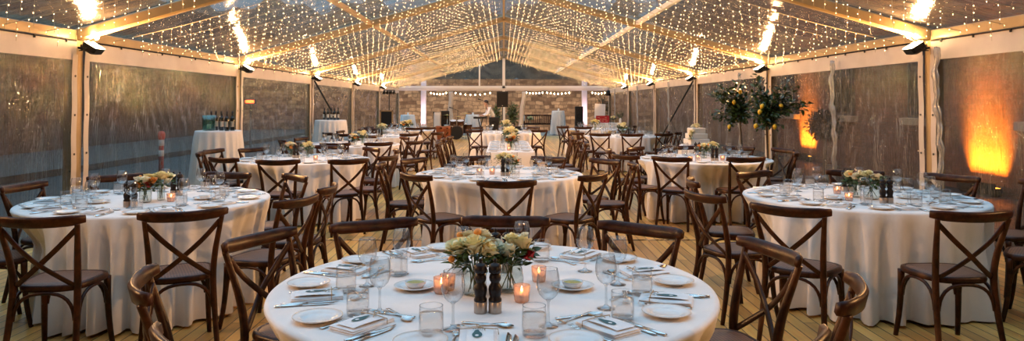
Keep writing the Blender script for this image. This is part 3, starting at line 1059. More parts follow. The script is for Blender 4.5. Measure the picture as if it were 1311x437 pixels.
def rect_cloth(lx, ly, h, seed, n=56, flare=0.03):
    r = random.Random(seed)
    mb = MB()
    loop = []
    c = 0.035
    for (x0, y0, x1, y1) in ((-lx, -ly, lx, -ly), (lx, -ly, lx, ly), (lx, ly, -lx, ly), (-lx, ly, -lx, -ly)):
        L = math.hypot(x1 - x0, y1 - y0)
        k = max(8, int(L * n / 2))
        for i in range(k):
            loop.append((x0 + (x1 - x0) * i / k, y0 + (y1 - y0) * i / k))
    m = len(loop)
    ph = r.uniform(0, 6)
    vs, fs = [], []
    rows = [(0.97, 0, 0), (1.0, -0.003, 0), (1.004, -0.015, 0)] + [(1.004, -0.015 - (h - 0.02) * k / 8, k / 8) for k in range(1, 9)]
    for q, z, t in rows:
        s = 0.0
        for i, (x, y) in enumerate(loop):
            x2, y2 = loop[(i + 1) % m]
            s += math.hypot(x2 - x, y2 - y)
            f = math.sin(s * 17 + ph) * 0.6 + math.sin(s * 29 + 2 * ph) * 0.4
            px = math.copysign(1, x) if abs(abs(x) - lx) < 1e-6 else 0
            py = math.copysign(1, y) if abs(abs(y) - ly) < 1e-6 else 0
            k = t * (flare + 0.025 * f)
            vs.append((x * (q if px else 1) + px * k, y * (q if py else 1) + py * k, h + z))
    for i in range(len(rows) - 1):
        for k in range(m):
            k2 = (k + 1) % m
            fs.append((i * m + k, (i + 1) * m + k, (i + 1) * m + k2, i * m + k2))
    fs.append(tuple(range(m)))
    return mb.add(vs, fs)


# ------------------------------------------------------------------ tableware prototypes
def lathe_thing(name, cat, parts, n=20):
    """parts: (part name, profile, material, close); one part only gives a single mesh."""
    if len(parts) == 1:
        return tag(MB().lathe(parts[0][1], n, close=parts[0][3]).build(name, parts[0][2]), 'x', cat)
    t = thing(name, 'x', cat)
    for nm, prof, m, cl in parts:
        MB().lathe(prof, n, close=cl).build(nm, m, t)
    return proto_done(t)


WG_BOWL = [(0.004, 0.088), (0.018, 0.094), (0.031, 0.108), (0.0385, 0.128), (0.040, 0.148), (0.037, 0.172), (0.0325, 0.195)]
WG_STEM = [(0.0, 0.004), (0.033, 0.0), (0.034, 0.002), (0.012, 0.007), (0.0055, 0.016), (0.004, 0.05), (0.0045, 0.082), (0.009, 0.0905), (0.0, 0.0925)]
WINE = lathe_thing('wine_glass', 'wine glass', [('bowl', WG_BOWL, M['glass'], False), ('stem', WG_STEM[4:], M['glass'], False), ('foot', WG_STEM[:5], M['glass'], False)], 24)
RIM = MB().lathe([(0.0318 + 0.0011 * math.cos(a), 0.195 + 0.0011 * math.sin(a)) for a in [2 * PI * i / 6 for i in range(6)]], 24, close=True)
o = RIM.build('rim', M['glass'], [c for c, _ in KIDS[WINE.name] if c.name.startswith('bowl')][0])
proto_done(WINE)
WINE_FAR = lathe_thing('wine_glass', 'wine glass', [('g', WG_STEM[:7] + WG_BOWL, M['glass'], False)], 12)

TB_OUT = [(0.0, 0.002), (0.034, 0.0), (0.039, 0.004), (0.040, 0.02), (0.040, 0.07), (0.038, 0.098)]
TUMB = lathe_thing('water_tumbler', 'water glass', [('tumbler', TB_OUT, M['tumbler_glass'], False), ('water', [(0.0, 0.016), (0.035, 0.017), (0.0375, 0.03), (0.0372, 0.074), (0.0, 0.074)], M['water'], False)], 24)
for c, _ in KIDS[TUMB.name]:
    if c.name.startswith('tumbler'):
        MB().lathe([(0.0378 + 0.0013 * math.cos(a), 0.098 + 0.0013 * math.sin(a)) for a in [2 * PI * i / 6 for i in range(6)]], 24, close=True).build('rim', M['glass'], c)
        MB().lathe([(0.0, 0.003), (0.036, 0.003), (0.037, 0.013), (0.0, 0.014)], 24).build('glass_base', M['tumbler_glass'], c)
proto_done(TUMB)
TUMB_FAR = lathe_thing('water_tumbler', 'water glass', [('tumbler', TB_OUT, M['tumbler_glass'], False), ('water', [(0.0, 0.016), (0.0365, 0.017), (0.0375, 0.03), (0.0372, 0.074), (0.0, 0.074)], M['water'], False)], 12)

PL = [(0.0, 0.006), (0.045, 0.006), (0.056, 0.009), (0.060, 0.0125), (0.084, 0.0175), (0.086, 0.0165), (0.080, 0.0125), (0.058, 0.006), (0.046, 0.0), (0.0, 0.0)]
PLATE = lathe_thing('side_plate', 'plate', [('plate', PL, M['china'], False), ('gilt_rim', [(0.0835, 0.0178), (0.0868, 0.0182), (0.0868, 0.0160), (0.0840, 0.0160)], M['china_rim'], True)], 40)
PLATE_FAR = lathe_thing('side_plate', 'plate', [('p', PL, M['china'], False)], 20)
OILP = lathe_thing('dipping_plate', 'plate', [('p', [(r * 1.02, z) for r, z in PL], M['china'], False)], 36)
OILB = lathe_thing('oil_dish', 'dish', [('dish', [(0.0, 0.0), (0.030, 0.0), (0.040, 0.012), (0.044, 0.024), (0.041, 0.024), (0.035, 0.008), (0.0, 0.004)], M['china'], False), ('oil', [(0.0, 0.018), (0.0385, 0.018)], M['oil'], False)], 28)

BASEP = [(0.0, 0.0), (0.0275, 0.0), (0.0285, 0.002), (0.0285, 0.047), (0.0270, 0.049), (0.0, 0.049)]
BODYP = [(0.0, 0.049), (0.0285, 0.050), (0.0285, 0.058), (0.0225, 0.068), (0.0265, 0.082), (0.0290, 0.098), (0.0275, 0.112), (0.0200, 0.124), (0.0180, 0.130), (0.0240, 0.138), (0.0262, 0.150), (0.0225, 0.163), (0.0180, 0.168)]
HEADP = [(0.0178, 0.168), (0.0270, 0.172), (0.0285, 0.185), (0.0265, 0.200), (0.0190, 0.208), (0.008, 0.212), (0.006, 0.216), (0.0085, 0.222), (0.0075, 0.230), (0.0, 0.233)]
MILL = lathe_thing('pepper_mill', 'pepper mill', [('mill_base', BASEP, M['mill_base'], False), ('mill_body', BODYP, M['mill'], False), ('mill_head', HEADP, M['mill'], False)], 24)


def make_votive():
    t = thing('tealight_holder', 'x', 'candle')
    mb = MB()
    prof = [(0.0, 0.002), (0.024, 0.0), (0.027, 0.004), (0.030, 0.04), (0.031, 0.064), (0.0285, 0.064), (0.027, 0.02), (0.0, 0.018)]
    n = 24
    vs, fs = [], []
    for k in range(n):
        a = 2 * PI * k / n
        f = 1 + 0.05 * (1 if k % 2 else -1)
        for r, z in prof:
            vs.append((r * f * math.cos(a), r * f * math.sin(a), z))
    m = len(prof)
    for k in range(n):
        for i in range(m - 1):
            fs.append((k * m + i, ((k + 1) % n) * m + i, ((k + 1) % n) * m + i + 1, k * m + i + 1))
    mb.add(vs, fs).build('holder', M['votive'], t)
    c = MB().lathe([(0.0, 0.019), (0.020, 0.019), (0.020, 0.034), (0.0, 0.034)], 16).build('candle', M['wax'], t)
    MB().lathe([(0.0, 0.036), (0.0045, 0.042), (0.0035, 0.050), (0.0, 0.060)], 8).build('flame', M['flame'], c)
    return proto_done(t)


VOT = make_votive()


# flatware, lying along +y (handle at -y)
def make_fork(L=0.195):
    mb = MB()
    p = [(0, -L / 2, 0.004), (0, -L / 4, 0.005), (0, 0, 0.006), (0, L * 0.18, 0.004), (0, L * 0.27, 0.006)]
    mb.sweep(smoothp(p, 3), rsec(2, 2, 0.3), [(0.0085 - 0.0052 * min(1, i / 8), 0.0014) for i in range(13)], up=(0, 0, 1))
    mb.sweep([(0, L * 0.25, 0.006), (0, L * 0.29, 0.007), (0, L * 0.34, 0.008)], rsec(2, 2, 0.3), [(0.005, 0.001), (0.0115, 0.001), (0.0115, 0.001)], up=(0, 0, 1))
    for x in (-0.0095, -0.0032, 0.0032, 0.0095):
        mb.sweep([(x, L * 0.33, 0.008), (x, L * 0.43, 0.009), (x * 0.95, L * 0.5, 0.0105)], rsec(2, 2, 0.3), [(0.002, 0.001), (0.0018, 0.001), (0.0008, 0.0008)], up=(0, 0, 1))
    return tag(mb.build('table_fork', M['chrome']), 'x', 'fork')


def make_knife(L=0.215):
    mb = MB()
    mb.sweep([(0, -L / 2, 0.004), (0, -L * 0.3, 0.004), (0, -L * 0.04, 0.004)], rsec(2, 2, 0.4), [(0.0075, 0.0035), (0.0085, 0.0035), (0.006, 0.003)], up=(0, 0, 1))
    mb.sweep([(0, -L * 0.05, 0.004), (0.001, L * 0.1, 0.004), (0.001, L * 0.36, 0.004), (-0.004, L * 0.5, 0.004)], rsec(2, 2, 0.3), [(0.006, 0.001), (0.0085, 0.0008), (0.0085, 0.0008), (0.002, 0.0006)], up=(0, 0, 1))
    return tag(mb.build('table_knife', M['chrome']), 'x', 'knife')


def make_spoon(L=0.185):
    mb = MB()
    p = [(0, -L / 2, 0.004), (0, -L / 4, 0.005), (0, 0, 0.007), (0, L * 0.2, 0.005)]
    mb.sweep(smoothp(p, 3), rsec(2, 2, 0.3), [(0.0085 - 0.0058 * min(1, i / 7), 0.0014) for i in range(10)], up=(0, 0, 1))
    mb.grid(lambda u, v: ((v * 2 - 1) * 0.0195 * math.sin(PI * (0.06 + 0.94 * u)) ** 0.6, L * 0.19 + u * L * 0.31, 0.0065 - 0.005 * math.sin(PI * u) * (1 - (2 * v - 1) ** 2)), 10, 8)
    return tag(mb.build('dessert_spoon', M['chrome']), 'x', 'spoon')


FORK, KNIFE, SPOON = make_fork(), make_knife(), make_spoon()


def make_napkin(detail=True):
    t = thing('folded_napkin', 'x', 'napkin')
    nb = MB()
    for k in range(3):
        z0 = 0.001 + 0.0055 * k
        nb.grid(lambda u, v, k=k, z0=z0: ((u - 0.5) * (0.205 - 0.006 * k), (v - 0.5) * (0.125 - 0.004 * k) + 0.002 * k, z0 + 0.0052 * (1 - abs(2 * u - 1) ** 8) * (1 - abs(2 * v - 1) ** 8) + 0.002 * math.sin(u * 5 + k)), 14, 10)
    nb.box((0, 0, 0.006), (0.19, 0.112, 0.010), smooth=True)
    nb.build('cloth_fold', M['napkin'], t)
    c = MB().grid(lambda u, v: ((u - 0.5) * 0.15 - 0.01, (v - 0.5) * 0.085 - 0.004, 0.0215 + 0.002 * math.sin(u * 4)), 6, 4).build('menu_card', M['napkin'], t)
    c['label'] = 'pale printed menu card'
    if detail:
        e = MB()
        pts = [(0.032 * math.cos(a) * (1.5 if math.cos(a) > 0 and abs(math.sin(a)) < 0.5 else 1), 0.016 * math.sin(a)) for a in [2 * PI * i / 24 for i in range(24)]]
        e.add([(x - 0.012, y + 0.005, 0.0252) for x, y in pts], [tuple(range(24))], False)
        e.build('teal_emblem', M['teal'], c)
        d = MB()
        d.add([(0.008 * math.cos(a) - 0.02, 0.006 * math.sin(a) + 0.006, 0.0256) for a in [2 * PI * i / 12 for i in range(12)]], [tuple(range(12))], False)
        d.build('emblem_spot', M['napkin'], c)
        s = MB()
        for i in range(6):
            s.box((0.043 + 0.0 * i, 0.018 - i * 0.0075, 0.0252), (0.004 if i % 2 else 0.009, 0.0035, 0.0004))
        s.build('faint_print', M['ink'], c)
    tw = MB()
    tw.tube([(0.052, -0.064, 0.004), (0.053, -0.062, 0.022), (0.054, 0.0, 0.0255), (0.055, 0.062, 0.022), (0.055, 0.064, 0.004)], 0.0016, 5)
    if detail:
        tw.tube(smoothp([(0.054, 0.0, 0.026), (0.07, 0.012, 0.032), (0.085, 0.004, 0.026), (0.07, -0.004, 0.026), (0.054, 0, 0.027), (0.04, -0.014, 0.03), (0.03, -0.02, 0.025)], 3), 0.0014, 5)
    tw.build('twine', M['twine'], t)
    return proto_done(t)


NAPK = make_napkin()
NAPK_FAR = make_napkin(False)


# ------------------------------------------------------------------ flowers
def rose_mb(R0, seed, petals=17):
    r = random.Random(seed)
    mb = MB()
    mb.ball((0, 0, R0 * 0.15), R0 * 0.38, 8, 6, (1, 1, 1.2))
    for k in range(petals):
        q = k / petals
        a = k * 2.399 + r.uniform(-0.2, 0.2)
        open_ = 0.25 + 0.95 * q
        rad = R0 * (0.22 + 0.62 * q)
        w = R0 * (0.55 + 0.5 * q)
        hgt = R0 * (0.95 - 0.25 * q)
        ca, sa = math.cos(a), math.sin(a)

        def fn(u, v, rad=rad, w=w, hgt=hgt, ca=ca, sa=sa, open_=open_, q=q):
            s = (u - 0.5) * 2
            ww = w * (0.35 + 0.65 * math.sin(PI * min(1, v * 0.62 + 0.18))) * s * 0.55
            out = rad * (0.35 + 0.65 * v) + R0 * 0.22 * open_ * v ** 3 - (ww * ww) / (rad + 0.5 * R0)
            z = -R0 * 0.35 + hgt * v * (1.15 - 0.25 * open_ * v) + 0.04 * R0 * math.sin(s * 3 + k)
            return (out * ca - ww * sa, out * sa + ww * ca, z)
        mb.grid(fn, 5, 5)
    return mb


ROSE = {c: [rose_mb(1.0, 3 + i).mesh('rose', M['rose_' + c]) for i in range(2)] for c in ('cream', 'white', 'orange', 'red')}
BERRY = MB().ball((0, 0, 0), 1, 10, 8).mesh('orange_berry', M['rose_orange'])


def make_bouquet(name, jar, spec, leaves, seed, lab=None):
    """jar: lathe profile; spec: (x, y, z, radius, colour)."""
    r = random.Random(seed)
    t = thing(name, lab or 'x', 'flowers')
    j = MB().lathe(jar, 24).build('jar', M['jar_glass'], t)
    top = max(z for _, z in jar)
    rin = min(q for q, z in jar if z > top * 0.9) * 0.7
    st = MB()
    for x, y, z, q, c in spec:
        st.tube(smoothp([(r.uniform(-1, 1) * rin, r.uniform(-1, 1) * rin, 0.012), (x * 0.2, y * 0.2, top * 0.8), (x * 0.75, y * 0.75, z * 0.85), (x, y, z - q * 0.3)], 3), 0.0022, 5, cap=False)
    st.build('stems', M['stem'], t)
    fl = MB()
    for _ in range(leaves):
        a = r.uniform(0, 2 * PI)
        q = r.uniform(0.15, 0.085 + 0.9) * 0.085
        z = top + r.uniform(-0.02, 0.045)
        p = Vector((q * math.cos(a), q * math.sin(a), z))
        d = Vector((math.cos(a), math.sin(a), r.uniform(-0.35, 0.9))).normalized()
        leaf(fl, p, d, r.uniform(0.025, 0.05), r, 0.5)
    fl.build('foliage', M['leaf'], t)
    for i, (x, y, z, q, c) in enumerate(spec):
        if c == 'berry':
            o = bpy.data.objects.new('orange_berry', BERRY)
        else:
            o = bpy.data.objects.new('rose', ROSE[c][i % 2])
            o['label'] = {'cream': 'cream', 'white': 'ivory', 'orange': 'small orange', 'red': 'dark red'}[c] + ' rose'
        COL.objects.link(o)
        o.parent = t
        o.location = (x, y, z)
        q *= 1.0 if c == 'berry' else 1.5
        o.scale = (q, q, q)
        o.rotation_euler = (-y * 6 + r.uniform(-0.2, 0.2), x * 6 + r.uniform(-0.2, 0.2), r.uniform(0, 6))
    return proto_done(t)


JAR1 = [(0.0, 0.004), (0.036, 0.0), (0.042, 0.006), (0.044, 0.03), (0.044, 0.085), (0.036, 0.098), (0.034, 0.112)]
JAR2 = [(0.0, 0.004), (0.024, 0.0), (0.028, 0.005), (0.028, 0.105), (0.022, 0.118), (0.023, 0.13)]
JAR3 = [(0.0, 0.004), (0.040, 0.0), (0.052, 0.01), (0.056, 0.045), (0.050, 0.085), (0.040, 0.10), (0.043, 0.112)]
BQ_A = make_bouquet('flower_jar', JAR1, [(0.0, -0.028, 0.172, 0.040, 'cream'), (-0.058, -0.02, 0.165, 0.034, 'cream'), (0.048, -0.034, 0.158, 0.032, 'cream'), (-0.02, 0.045, 0.185, 0.030, 'white'), (0.03, 0.03, 0.195, 0.028, 'white'),
                                         (-0.075, 0.02, 0.150, 0.026, 'white'), (-0.052, 0.035, 0.200, 0.013, 'berry'), (0.012, 0.008, 0.215, 0.014, 'berry'), (-0.078, -0.03, 0.128, 0.012, 'berry')], 120, 1)
BQ_B = make_bouquet('flower_jar', JAR3, [(0.0, -0.035, 0.150, 0.030, 'white'), (0.055, 0.0, 0.168, 0.030, 'cream'), (0.03, 0.05, 0.165, 0.026, 'cream'), (-0.05, -0.01, 0.160, 0.026, 'white'), (0.075, -0.025, 0.132, 0.024, 'red'),
                                         (0.060, 0.04, 0.190, 0.016, 'white'), (0.01, 0.01, 0.185, 0.024, 'cream')], 150, 2)
BQ_C = make_bouquet('flower_jar', JAR1, [(0.0, -0.03, 0.165, 0.038, 'white'), (-0.055, 0.0, 0.165, 0.032, 'white'), (0.05, 0.0, 0.160, 0.030, 'orange'), (0.0, 0.045, 0.180, 0.032, 'cream'), (-0.035, -0.045, 0.130, 0.026, 'orange'),
                                         (0.045, -0.05, 0.135, 0.024, 'red'), (-0.06, 0.04, 0.190, 0.014, 'berry')], 130, 3)
BQ_D = make_bouquet('flower_jar', JAR2, [(0.0, -0.02, 0.185, 0.042, 'cream'), (0.055, 0.015, 0.172, 0.036, 'cream'), (-0.05, 0.01, 0.168, 0.036, 'cream'), (0.0, 0.05, 0.180, 0.032, 'white'), (0.03, -0.05, 0.15, 0.026, 'white')], 90, 4)
# ------------------------------------------------------------------ tables
# name: (x, y, phrase)
TB = {
    'A': (-0.045, 2.98, 'the front table'),
    'B': (-2.79, 5.62, 'the table near the bollard'),
    'C': (2.90, 5.82, 'the table by the amber glow'),
    'D': (-0.05, 7.72, 'the middle round table'),
    'E': (-2.75, 9.75, 'the table beside the teal-vase bar'),
    'F': (-2.85, 13.3, 'the table beside the second bar'),
    'G': (-2.85, 16.8, 'the fourth table back on the left'),
    'J': (-2.75, 20.6, 'the rearmost table on the left'),
    'H': (2.75, 9.8, 'the table before the wedding cake'),
    'I': (2.80, 16.8, 'the table by the right brace'),
    'M': (2.75, 21.2, 'the rearmost table on the right'),
    'K': (0.06, 18.9, 'the round table behind the long one'),
}
RADT = 0.90
LT = (0.10, 12.75, 0.38, 1.55)  # long table: centre and half sizes
SEATS = {88: 'far', 124: 'far-left', 160: 'left-far', 196: 'left-near', 232: 'near-left', 268: 'near', 304: 'near-right', 340: 'right-near', 16: 'right-far', 52: 'far-right'}
DENT = {k: [] for k in TB}
USED = {}


def seatname(t, phi, kind):
    d = math.degrees(phi) % 360
    for a in sorted(SEATS, key=lambda q: min(abs(d - q), 360 - abs(d - q))):
        if (t, a, kind) not in USED:
            USED[(t, a, kind)] = 1
            return SEATS[a]
    raise ValueError(t)


CH = []


def chair(t, px, py, delta=0, lo=1.08, hi=1.95, z=0.862, proto=None, xy=None, extra=None):
    if xy:
        P = Vector((xy[0], xy[1], 0))
    else:
        P = at(px, py, z)
    cx, cy, ph = TB[t]
    d = Vector((P.x - cx, P.y - cy))
    r = d.length
    r2 = min(max(r, lo), hi)
    d.normalize()
    R_ = Vector((cx, cy)) + d * r2
    for k in range(1, 16):      # keep neighbours apart
        q = Vector((cx, cy)) + d * (r2 - 0.3)
        if t in 'ABCD' or all((q - o).length > 0.43 for o in CH):
            break
        a0 = math.atan2(P.y - cy, P.x - cx) + R(5) * ((k + 1) // 2) * (1 if k % 2 else -1)
        d = Vector((math.cos(a0), math.sin(a0)))
        R_ = Vector((cx, cy)) + d * r2
    CH.append(Vector((cx, cy)) + d * (r2 - 0.3))
    need = 0.93 + 0.585 - r2
    phi = math.atan2(d.y, d.x)
    if need > 0:
        DENT[t].append((phi, need))
    f = -d
    ang = math.atan2(f.y, f.x) + R(delta)
    loc = (R_.x + 0.30 * math.cos(ang), R_.y + 0.30 * math.sin(ang), 0)
    nm = seatname(t, phi, 'chair')
    lab = (extra or 'dark cross-back chair') + ' at the %s place of %s' % (nm, ph)
    dup(proto or CHAIR, loc, ang - PI / 2, lab, 'cross-back chairs round the tables')


# front table
chair('A', 327, 307)
chair('A', 477, 288.5, -6)
chair('A', 647, 285)
chair('A', 822, 294, 6)
chair('A', 992, 322)
chair('A', 178, 366, 8)
chair('A', 1098, 378, -8)
chair('A', 0, 0, 0, xy=(-0.85, 1.92))
chair('A', 0, 0, 0, xy=(0.76, 1.90))
# round table near the bollard
chair('B', 46, 284)
chair('B', 236, 276, -4)
chair('B', 30, 240)
chair('B', 151, 228)
chair('B', 284, 226)
chair('B', 382, 228)
chair('B', 424, 242)
chair('B', 386, 258, 8)
chair('B', 0, 0, xy=(-3.75, 4.72))
# round table before the amber uplight
chair('C', 1008, 270)
chair('C', 1249, 277, 4)
chair('C', 1221, 228)
chair('C', 1094, 222)
chair('C', 967, 224)
chair('C', 884, 234)
chair('C', 896, 252, -6)
chair('C', 0, 0, xy=(4.45, 5.85))
chair('C', 0, 0, xy=(4.02, 4.86))
# central round table
chair('D', 649, 236)
chair('D', 528, 227, -16)
chair('D', 764, 227, 16)
chair('D', 777, 207, 15)
chair('D', 813, 213)
chair('D', 485, 213)
chair('D', 527, 206)
chair('D', 607, 204)
chair('D', 703, 204)
# table beside the teal vase bar
for a in ((355, 208), (448, 207), (340, 193), (424, 188.5), (254, 198), (283, 205), (285, 192.5), (500, 202, 14), (509, 194), (477, 191.5)):
    chair('E', *a)
# table beside the second bar
for a in ((371, 184.5), (359, 181), (392, 178), (494, 186), (505, 177.5), (472, 175), (540, 183, 10), (424, 187)):
    chair('F', *a, hi=1.7)
for a in ((418, 171.5), (427, 174), (447, 169), (538, 174, 12), (562, 171, 0), (470, 166)):
    chair('G', *a, hi=1.7)
for a in ((545, 169.5, 10), (538, 164.5), (472, 163.5), (500, 161), (455, 165)):
    chair('J', *a, hi=1.6)
dup(CHAIR_CLOTH, (-1.66, 20.25, 0), R(-6), 'cross-back chair draped with russet cloth, back towards the entrance, before the drum kit', 'cross-back chairs round the tables')
# table in front of the cake
for a in ((858, 204), (957, 204.5), (798, 201), (811, 191), (778, 194), (873, 189), (947, 190), (1005, 193), (1021, 198)):
    chair('H', *a)
for a in ((755, 174), (814, 174.5), (851, 169.5), (857, 173), (872, 170.5), (760, 169), (737, 171)):
    chair('I', *a, hi=1.6)
for a in ((730, 166), (719, 163), (787, 162.5), (812, 162.5), (750, 162)):
    chair('M', *a, hi=1.6)
for a in ((602, 168), (697, 168), (609, 164), (683, 164)):
    chair('K', *a, hi=1.6)
# long table
for k, y in enumerate((11.6, 12.35, 13.1, 13.85)):
    for s, nm in ((-1, 'left'), (1, 'right')):
        xx = LT[0] + s * (0.92 + 0.04 * math.sin(k * 2 + s))
        dup(CHAIR, (xx - s * 0.0, y, 0), (PI / 2 if s > 0 else -PI / 2) + R(rnd.uniform(-7, 7)), 'dark cross-back chair, %s from the front along the %s of the long table' % (ORD[k], nm), 'cross-back chairs round the tables')

# cloths
for i, (k, (x, y, ph)) in enumerate(TB.items()):
    mb = cloth_mb(RADT, TZ, 11 + i)
    vs = []
    for (a, b, z) in mb.v:
        r = math.hypot(a, b)
        if z < TZ - 0.03 and r > 0.5:
            an = math.atan2(b, a)
            q = 0
            for phi, need in DENT[k]:
                dd = (an - phi + PI) % (2 * PI) - PI
                w = 0.37
                if abs(dd) < w * 1.5:
                    t = max(0, 1 - (max(0, abs(dd) - w * 0.85) / (w * 0.65)))
                    q = max(q, need * t * t * (3 - 2 * t))
            dep = min(1, (TZ - 0.02 - z) / 0.22)
            f = (r - q * dep) / r
            a, b = a * f, b * f
        vs.append((a, b, z))
    mb.v = vs
    o = mb.build('tablecloth', M['linen'])
    o.location = (x, y, 0.004)
    tag(o, 'white linen cloth draped to the floor over ' + ph, 'tablecloth', 'white round tablecloths')
o = rect_cloth(LT[2], LT[3], TZ, 5).build('tablecloth', M['linen'])
o.location = (LT[0], LT[1], 0.004)
tag(o, 'white linen cloth draped over the long narrow table in the middle', 'tablecloth')

Z0 = TZ + 0.0045
CLOCK = SEATS


def put(proto, x, y, rz, lab, grp, z=Z0):
    return dup(proto, (x, y, z), rz, lab, grp)


NEAR = 'ABCDEH'


def local(t, a, u, r):
    """u outwards from the table centre, r towards the sitter's right."""
    cx, cy, _ = TB[t]
    ux, uy = math.cos(R(a)), math.sin(R(a))
    return cx + ux * u - uy * r * -1 * -1, cy + uy * u + ux * r


def setting(t, a, near, hero=False):
    rr = random.Random(hash((t, a)) if False else ord(t) * 1000 + a)
    j = lambda s: rr.uniform(-s, s)
    ph = TB[t][2]
    nm = CLOCK[a]
    end = ' at the %s place of %s' % (nm, ph)
    rz = R(a)
    x, y = local(t, a, 0.70 + j(0.01), j(0.01))
    put(NAPK if near else NAPK_FAR, x, y, rz + PI + j(0.06), 'folded napkin with menu' + end, 'folded napkins with menus')
    x, y = local(t, a, 0.74 + j(0.02), -0.185 + j(0.01))
    put(PLATE if near else PLATE_FAR, x, y, j(3), 'white side plate' + end, 'white side plates')
    if near:
        x, y = local(t, a, 0.715, -0.088)
        put(FORK, x, y, rz + PI / 2 + j(0.12), 'silver fork' + end, 'silver forks')
        for q in (0.082, 0.104):
            x, y = local(t, a, 0.735 + (0.02 if q > 0.1 else 0), q)
            put(KNIFE, x, y, rz + PI / 2 + j(0.07), ('silver inner knife' if q < 0.1 else 'silver outer knife') + end, 'silver knives')
        x, y = local(t, a, 0.555, -0.02)
        put(FORK, x, y, rz + PI + 0.25 + j(0.1), 'silver dessert fork across' + end, 'silver forks')
        x, y = local(t, a, 0.545, 0.01)
        put(SPOON, x, y, rz - 0.3 + j(0.1), 'silver dessert spoon across' + end, 'silver spoons')
    if not hero:
        x, y = local(t, a, 0.56 + j(0.03), 0.17 + j(0.03))
        put(TUMB if near else TUMB_FAR, x, y, 0, 'water tumbler' + end, 'water tumblers')
        x, y = local(t, a, 0.485 + j(0.03), 0.13 + j(0.04))
        put(WINE if near and t in 'BC' else WINE_FAR, x, y, 0, 'empty wine glass' + end, 'wine glasses')


for t in TB:
    for a in SEATS:
        setting(t, a, t in NEAR, t == 'A')

# glasses of the front table, where the photograph has them
CA = TB['A']
PH = CA[2]
for px, py, w in ((486, 402, 'beside the tumbler at the left edge'), (470, 368, 'behind the pair of tumblers at the left'), (514, 352, 'before the far-left tumbler'), (580, 424, 'in front of the two tealights'),
                  (592, 349, 'behind the cream roses'), (668, 339, 'behind the dark red rose'), (749, 349, 'before the far-right chair'), (702, 420, 'behind the near-right tumbler'),
                  (776, 397, 'behind the tumbler by the right-hand spoon'), (791, 366, 'farther of the overlapping two at the right')):
    p = at(px, py, TZ)
    put(WINE, p.x, p.y, rnd.uniform(0, 6), 'wine glass %s on %s' % (w, PH), 'wine glasses')
for px, py, w in ((552, 432, 'nearest, left of the mills,'), (684, 432, 'nearest, right of the mills,'), (797, 411, 'before the overlapping wine glasses'), (822, 379, 'by the right-far side plate'), (693, 336, 'farthest, behind the roses,'),
                  (458, 405, 'front one of the left pair'), (443, 375, 'rear one of the left pair'), (510, 354, 'behind the far-left wine glass')):
    p = at(px, py, TZ)
    put(TUMB, p.x, p.y, rnd.uniform(0, 6), 'water tumbler %s on %s' % (w, PH), 'water tumblers')

# centrepieces
def mills(px, py, t, w, dx=0.031):
    p = at(px, py, TZ)
    for s, nm in ((-1, 'left'), (1, 'right')):
        dup(MILL, (p.x + s * dx * 0.85, p.y, Z0), rnd.uniform(0, 6), 'black mill, %s one %s on %s' % (nm, w, TB[t][2]), 'pepper mills', scale=0.84)


def bq(proto, px, py, t, w, rz=0.0, sc=None):
    p = at(px, py, TZ)
    dup(proto, (p.x, p.y, Z0), rz, '%s on %s' % (w, TB[t][2]), 'flower jars', scale=sc)


def vot(px, py, t, w):
    p = at(px, py, TZ)
    put(VOT, p.x, p.y, rnd.uniform(0, 6), 'lit tealight %s on %s' % (w, TB[t][2]), 'tealight holders')


def oil(px, py, t, w):
    p = at(px, py, TZ)
    put(OILP, p.x, p.y, 0, 'plate under the oil dish %s on %s' % (w, TB[t][2]), 'dipping plates')
    put(OILB, p.x, p.y, 0, 'small dish of olive oil %s on %s' % (w, TB[t][2]), 'oil dishes', Z0 + 0.0062)


mills(624.5, 402, 'A', 'before the roses')
mills(642, 350, 'A', 'behind the roses')
bq(BQ_A, 607, 378, 'A', 'jar of big cream roses with orange berries', 0, 1.12)
bq(BQ_B, 651, 374, 'A', 'round jar of small cream roses and one red', 0, 1.1)
vot(668, 388, 'A', 'right of the mills')
vot(573, 373, 'A', 'left of the roses')
vot(565, 377, 'A', 'leftmost')
vot(690, 362, 'A', 'behind the right wine glass')
oil(532, 371, 'A', 'left of the roses')
oil(733, 371, 'A', 'right of the roses')
# paper-wrapped jar
p = at(588, 352, TZ)
MBW = MB().lathe([(0.0, 0.0), (0.032, 0.0), (0.034, 0.02), (0.034, 0.1), (0.033, 0.1), (0.032, 0.02), (0.0, 0.01)], 24)
o = MBW.build('frosted_jar', M['frosted_jar'])
o.location = (p.x, p.y, Z0)
tag(o, 'frosted glass jar behind the tealights on ' + PH, 'jar')

mills(167, 266, 'B', 'before the mixed roses')
mills(226, 251, 'B', 'right of the cream roses')
bq(BQ_C, 186, 260, 'B', 'jar of mixed white and orange roses')
bq(BQ_D, 206, 257, 'B', 'jar of cream roses', 0.6)
vot(219, 259, 'B', 'right of the flowers')
oil(125, 261, 'B', 'left of the flowers')
oil(262, 256, 'B', 'right of the flowers')
mills(1135, 261, 'C', 'right of the mixed roses')
mills(1085, 246, 'C', 'behind the tealights')
bq(BQ_C, 1095, 253, 'C', 'jar of orange and white roses', 1.2)
bq(BQ_B, 1116, 256, 'C', 'low jar of pale roses with a red one', 2.0)
vot(1072, 249, 'C', 'rear left')
vot(1087, 258, 'C', 'front left')
oil(1066, 256, 'C', 'left of the tealights')
oil(1163, 255, 'C', 'right of the mills')
mills(647, 226, 'D', 'before the roses')
bq(BQ_D, 645, 222, 'D', 'jar of cream roses', 0.3)
bq(BQ_C, 655, 223, 'D', 'jar of mixed roses', 2.4)
vot(614, 224, 'D', 'left of the mills')
vot(630, 224, 'D', 'beside the mills')
oil(600, 224, 'D', 'left')
oil(690, 224, 'D', 'right')
mills(379, 203, 'E', 'between the flower jars')
bq(BQ_C, 373, 201, 'E', 'jar of pale mixed roses', 0.9)
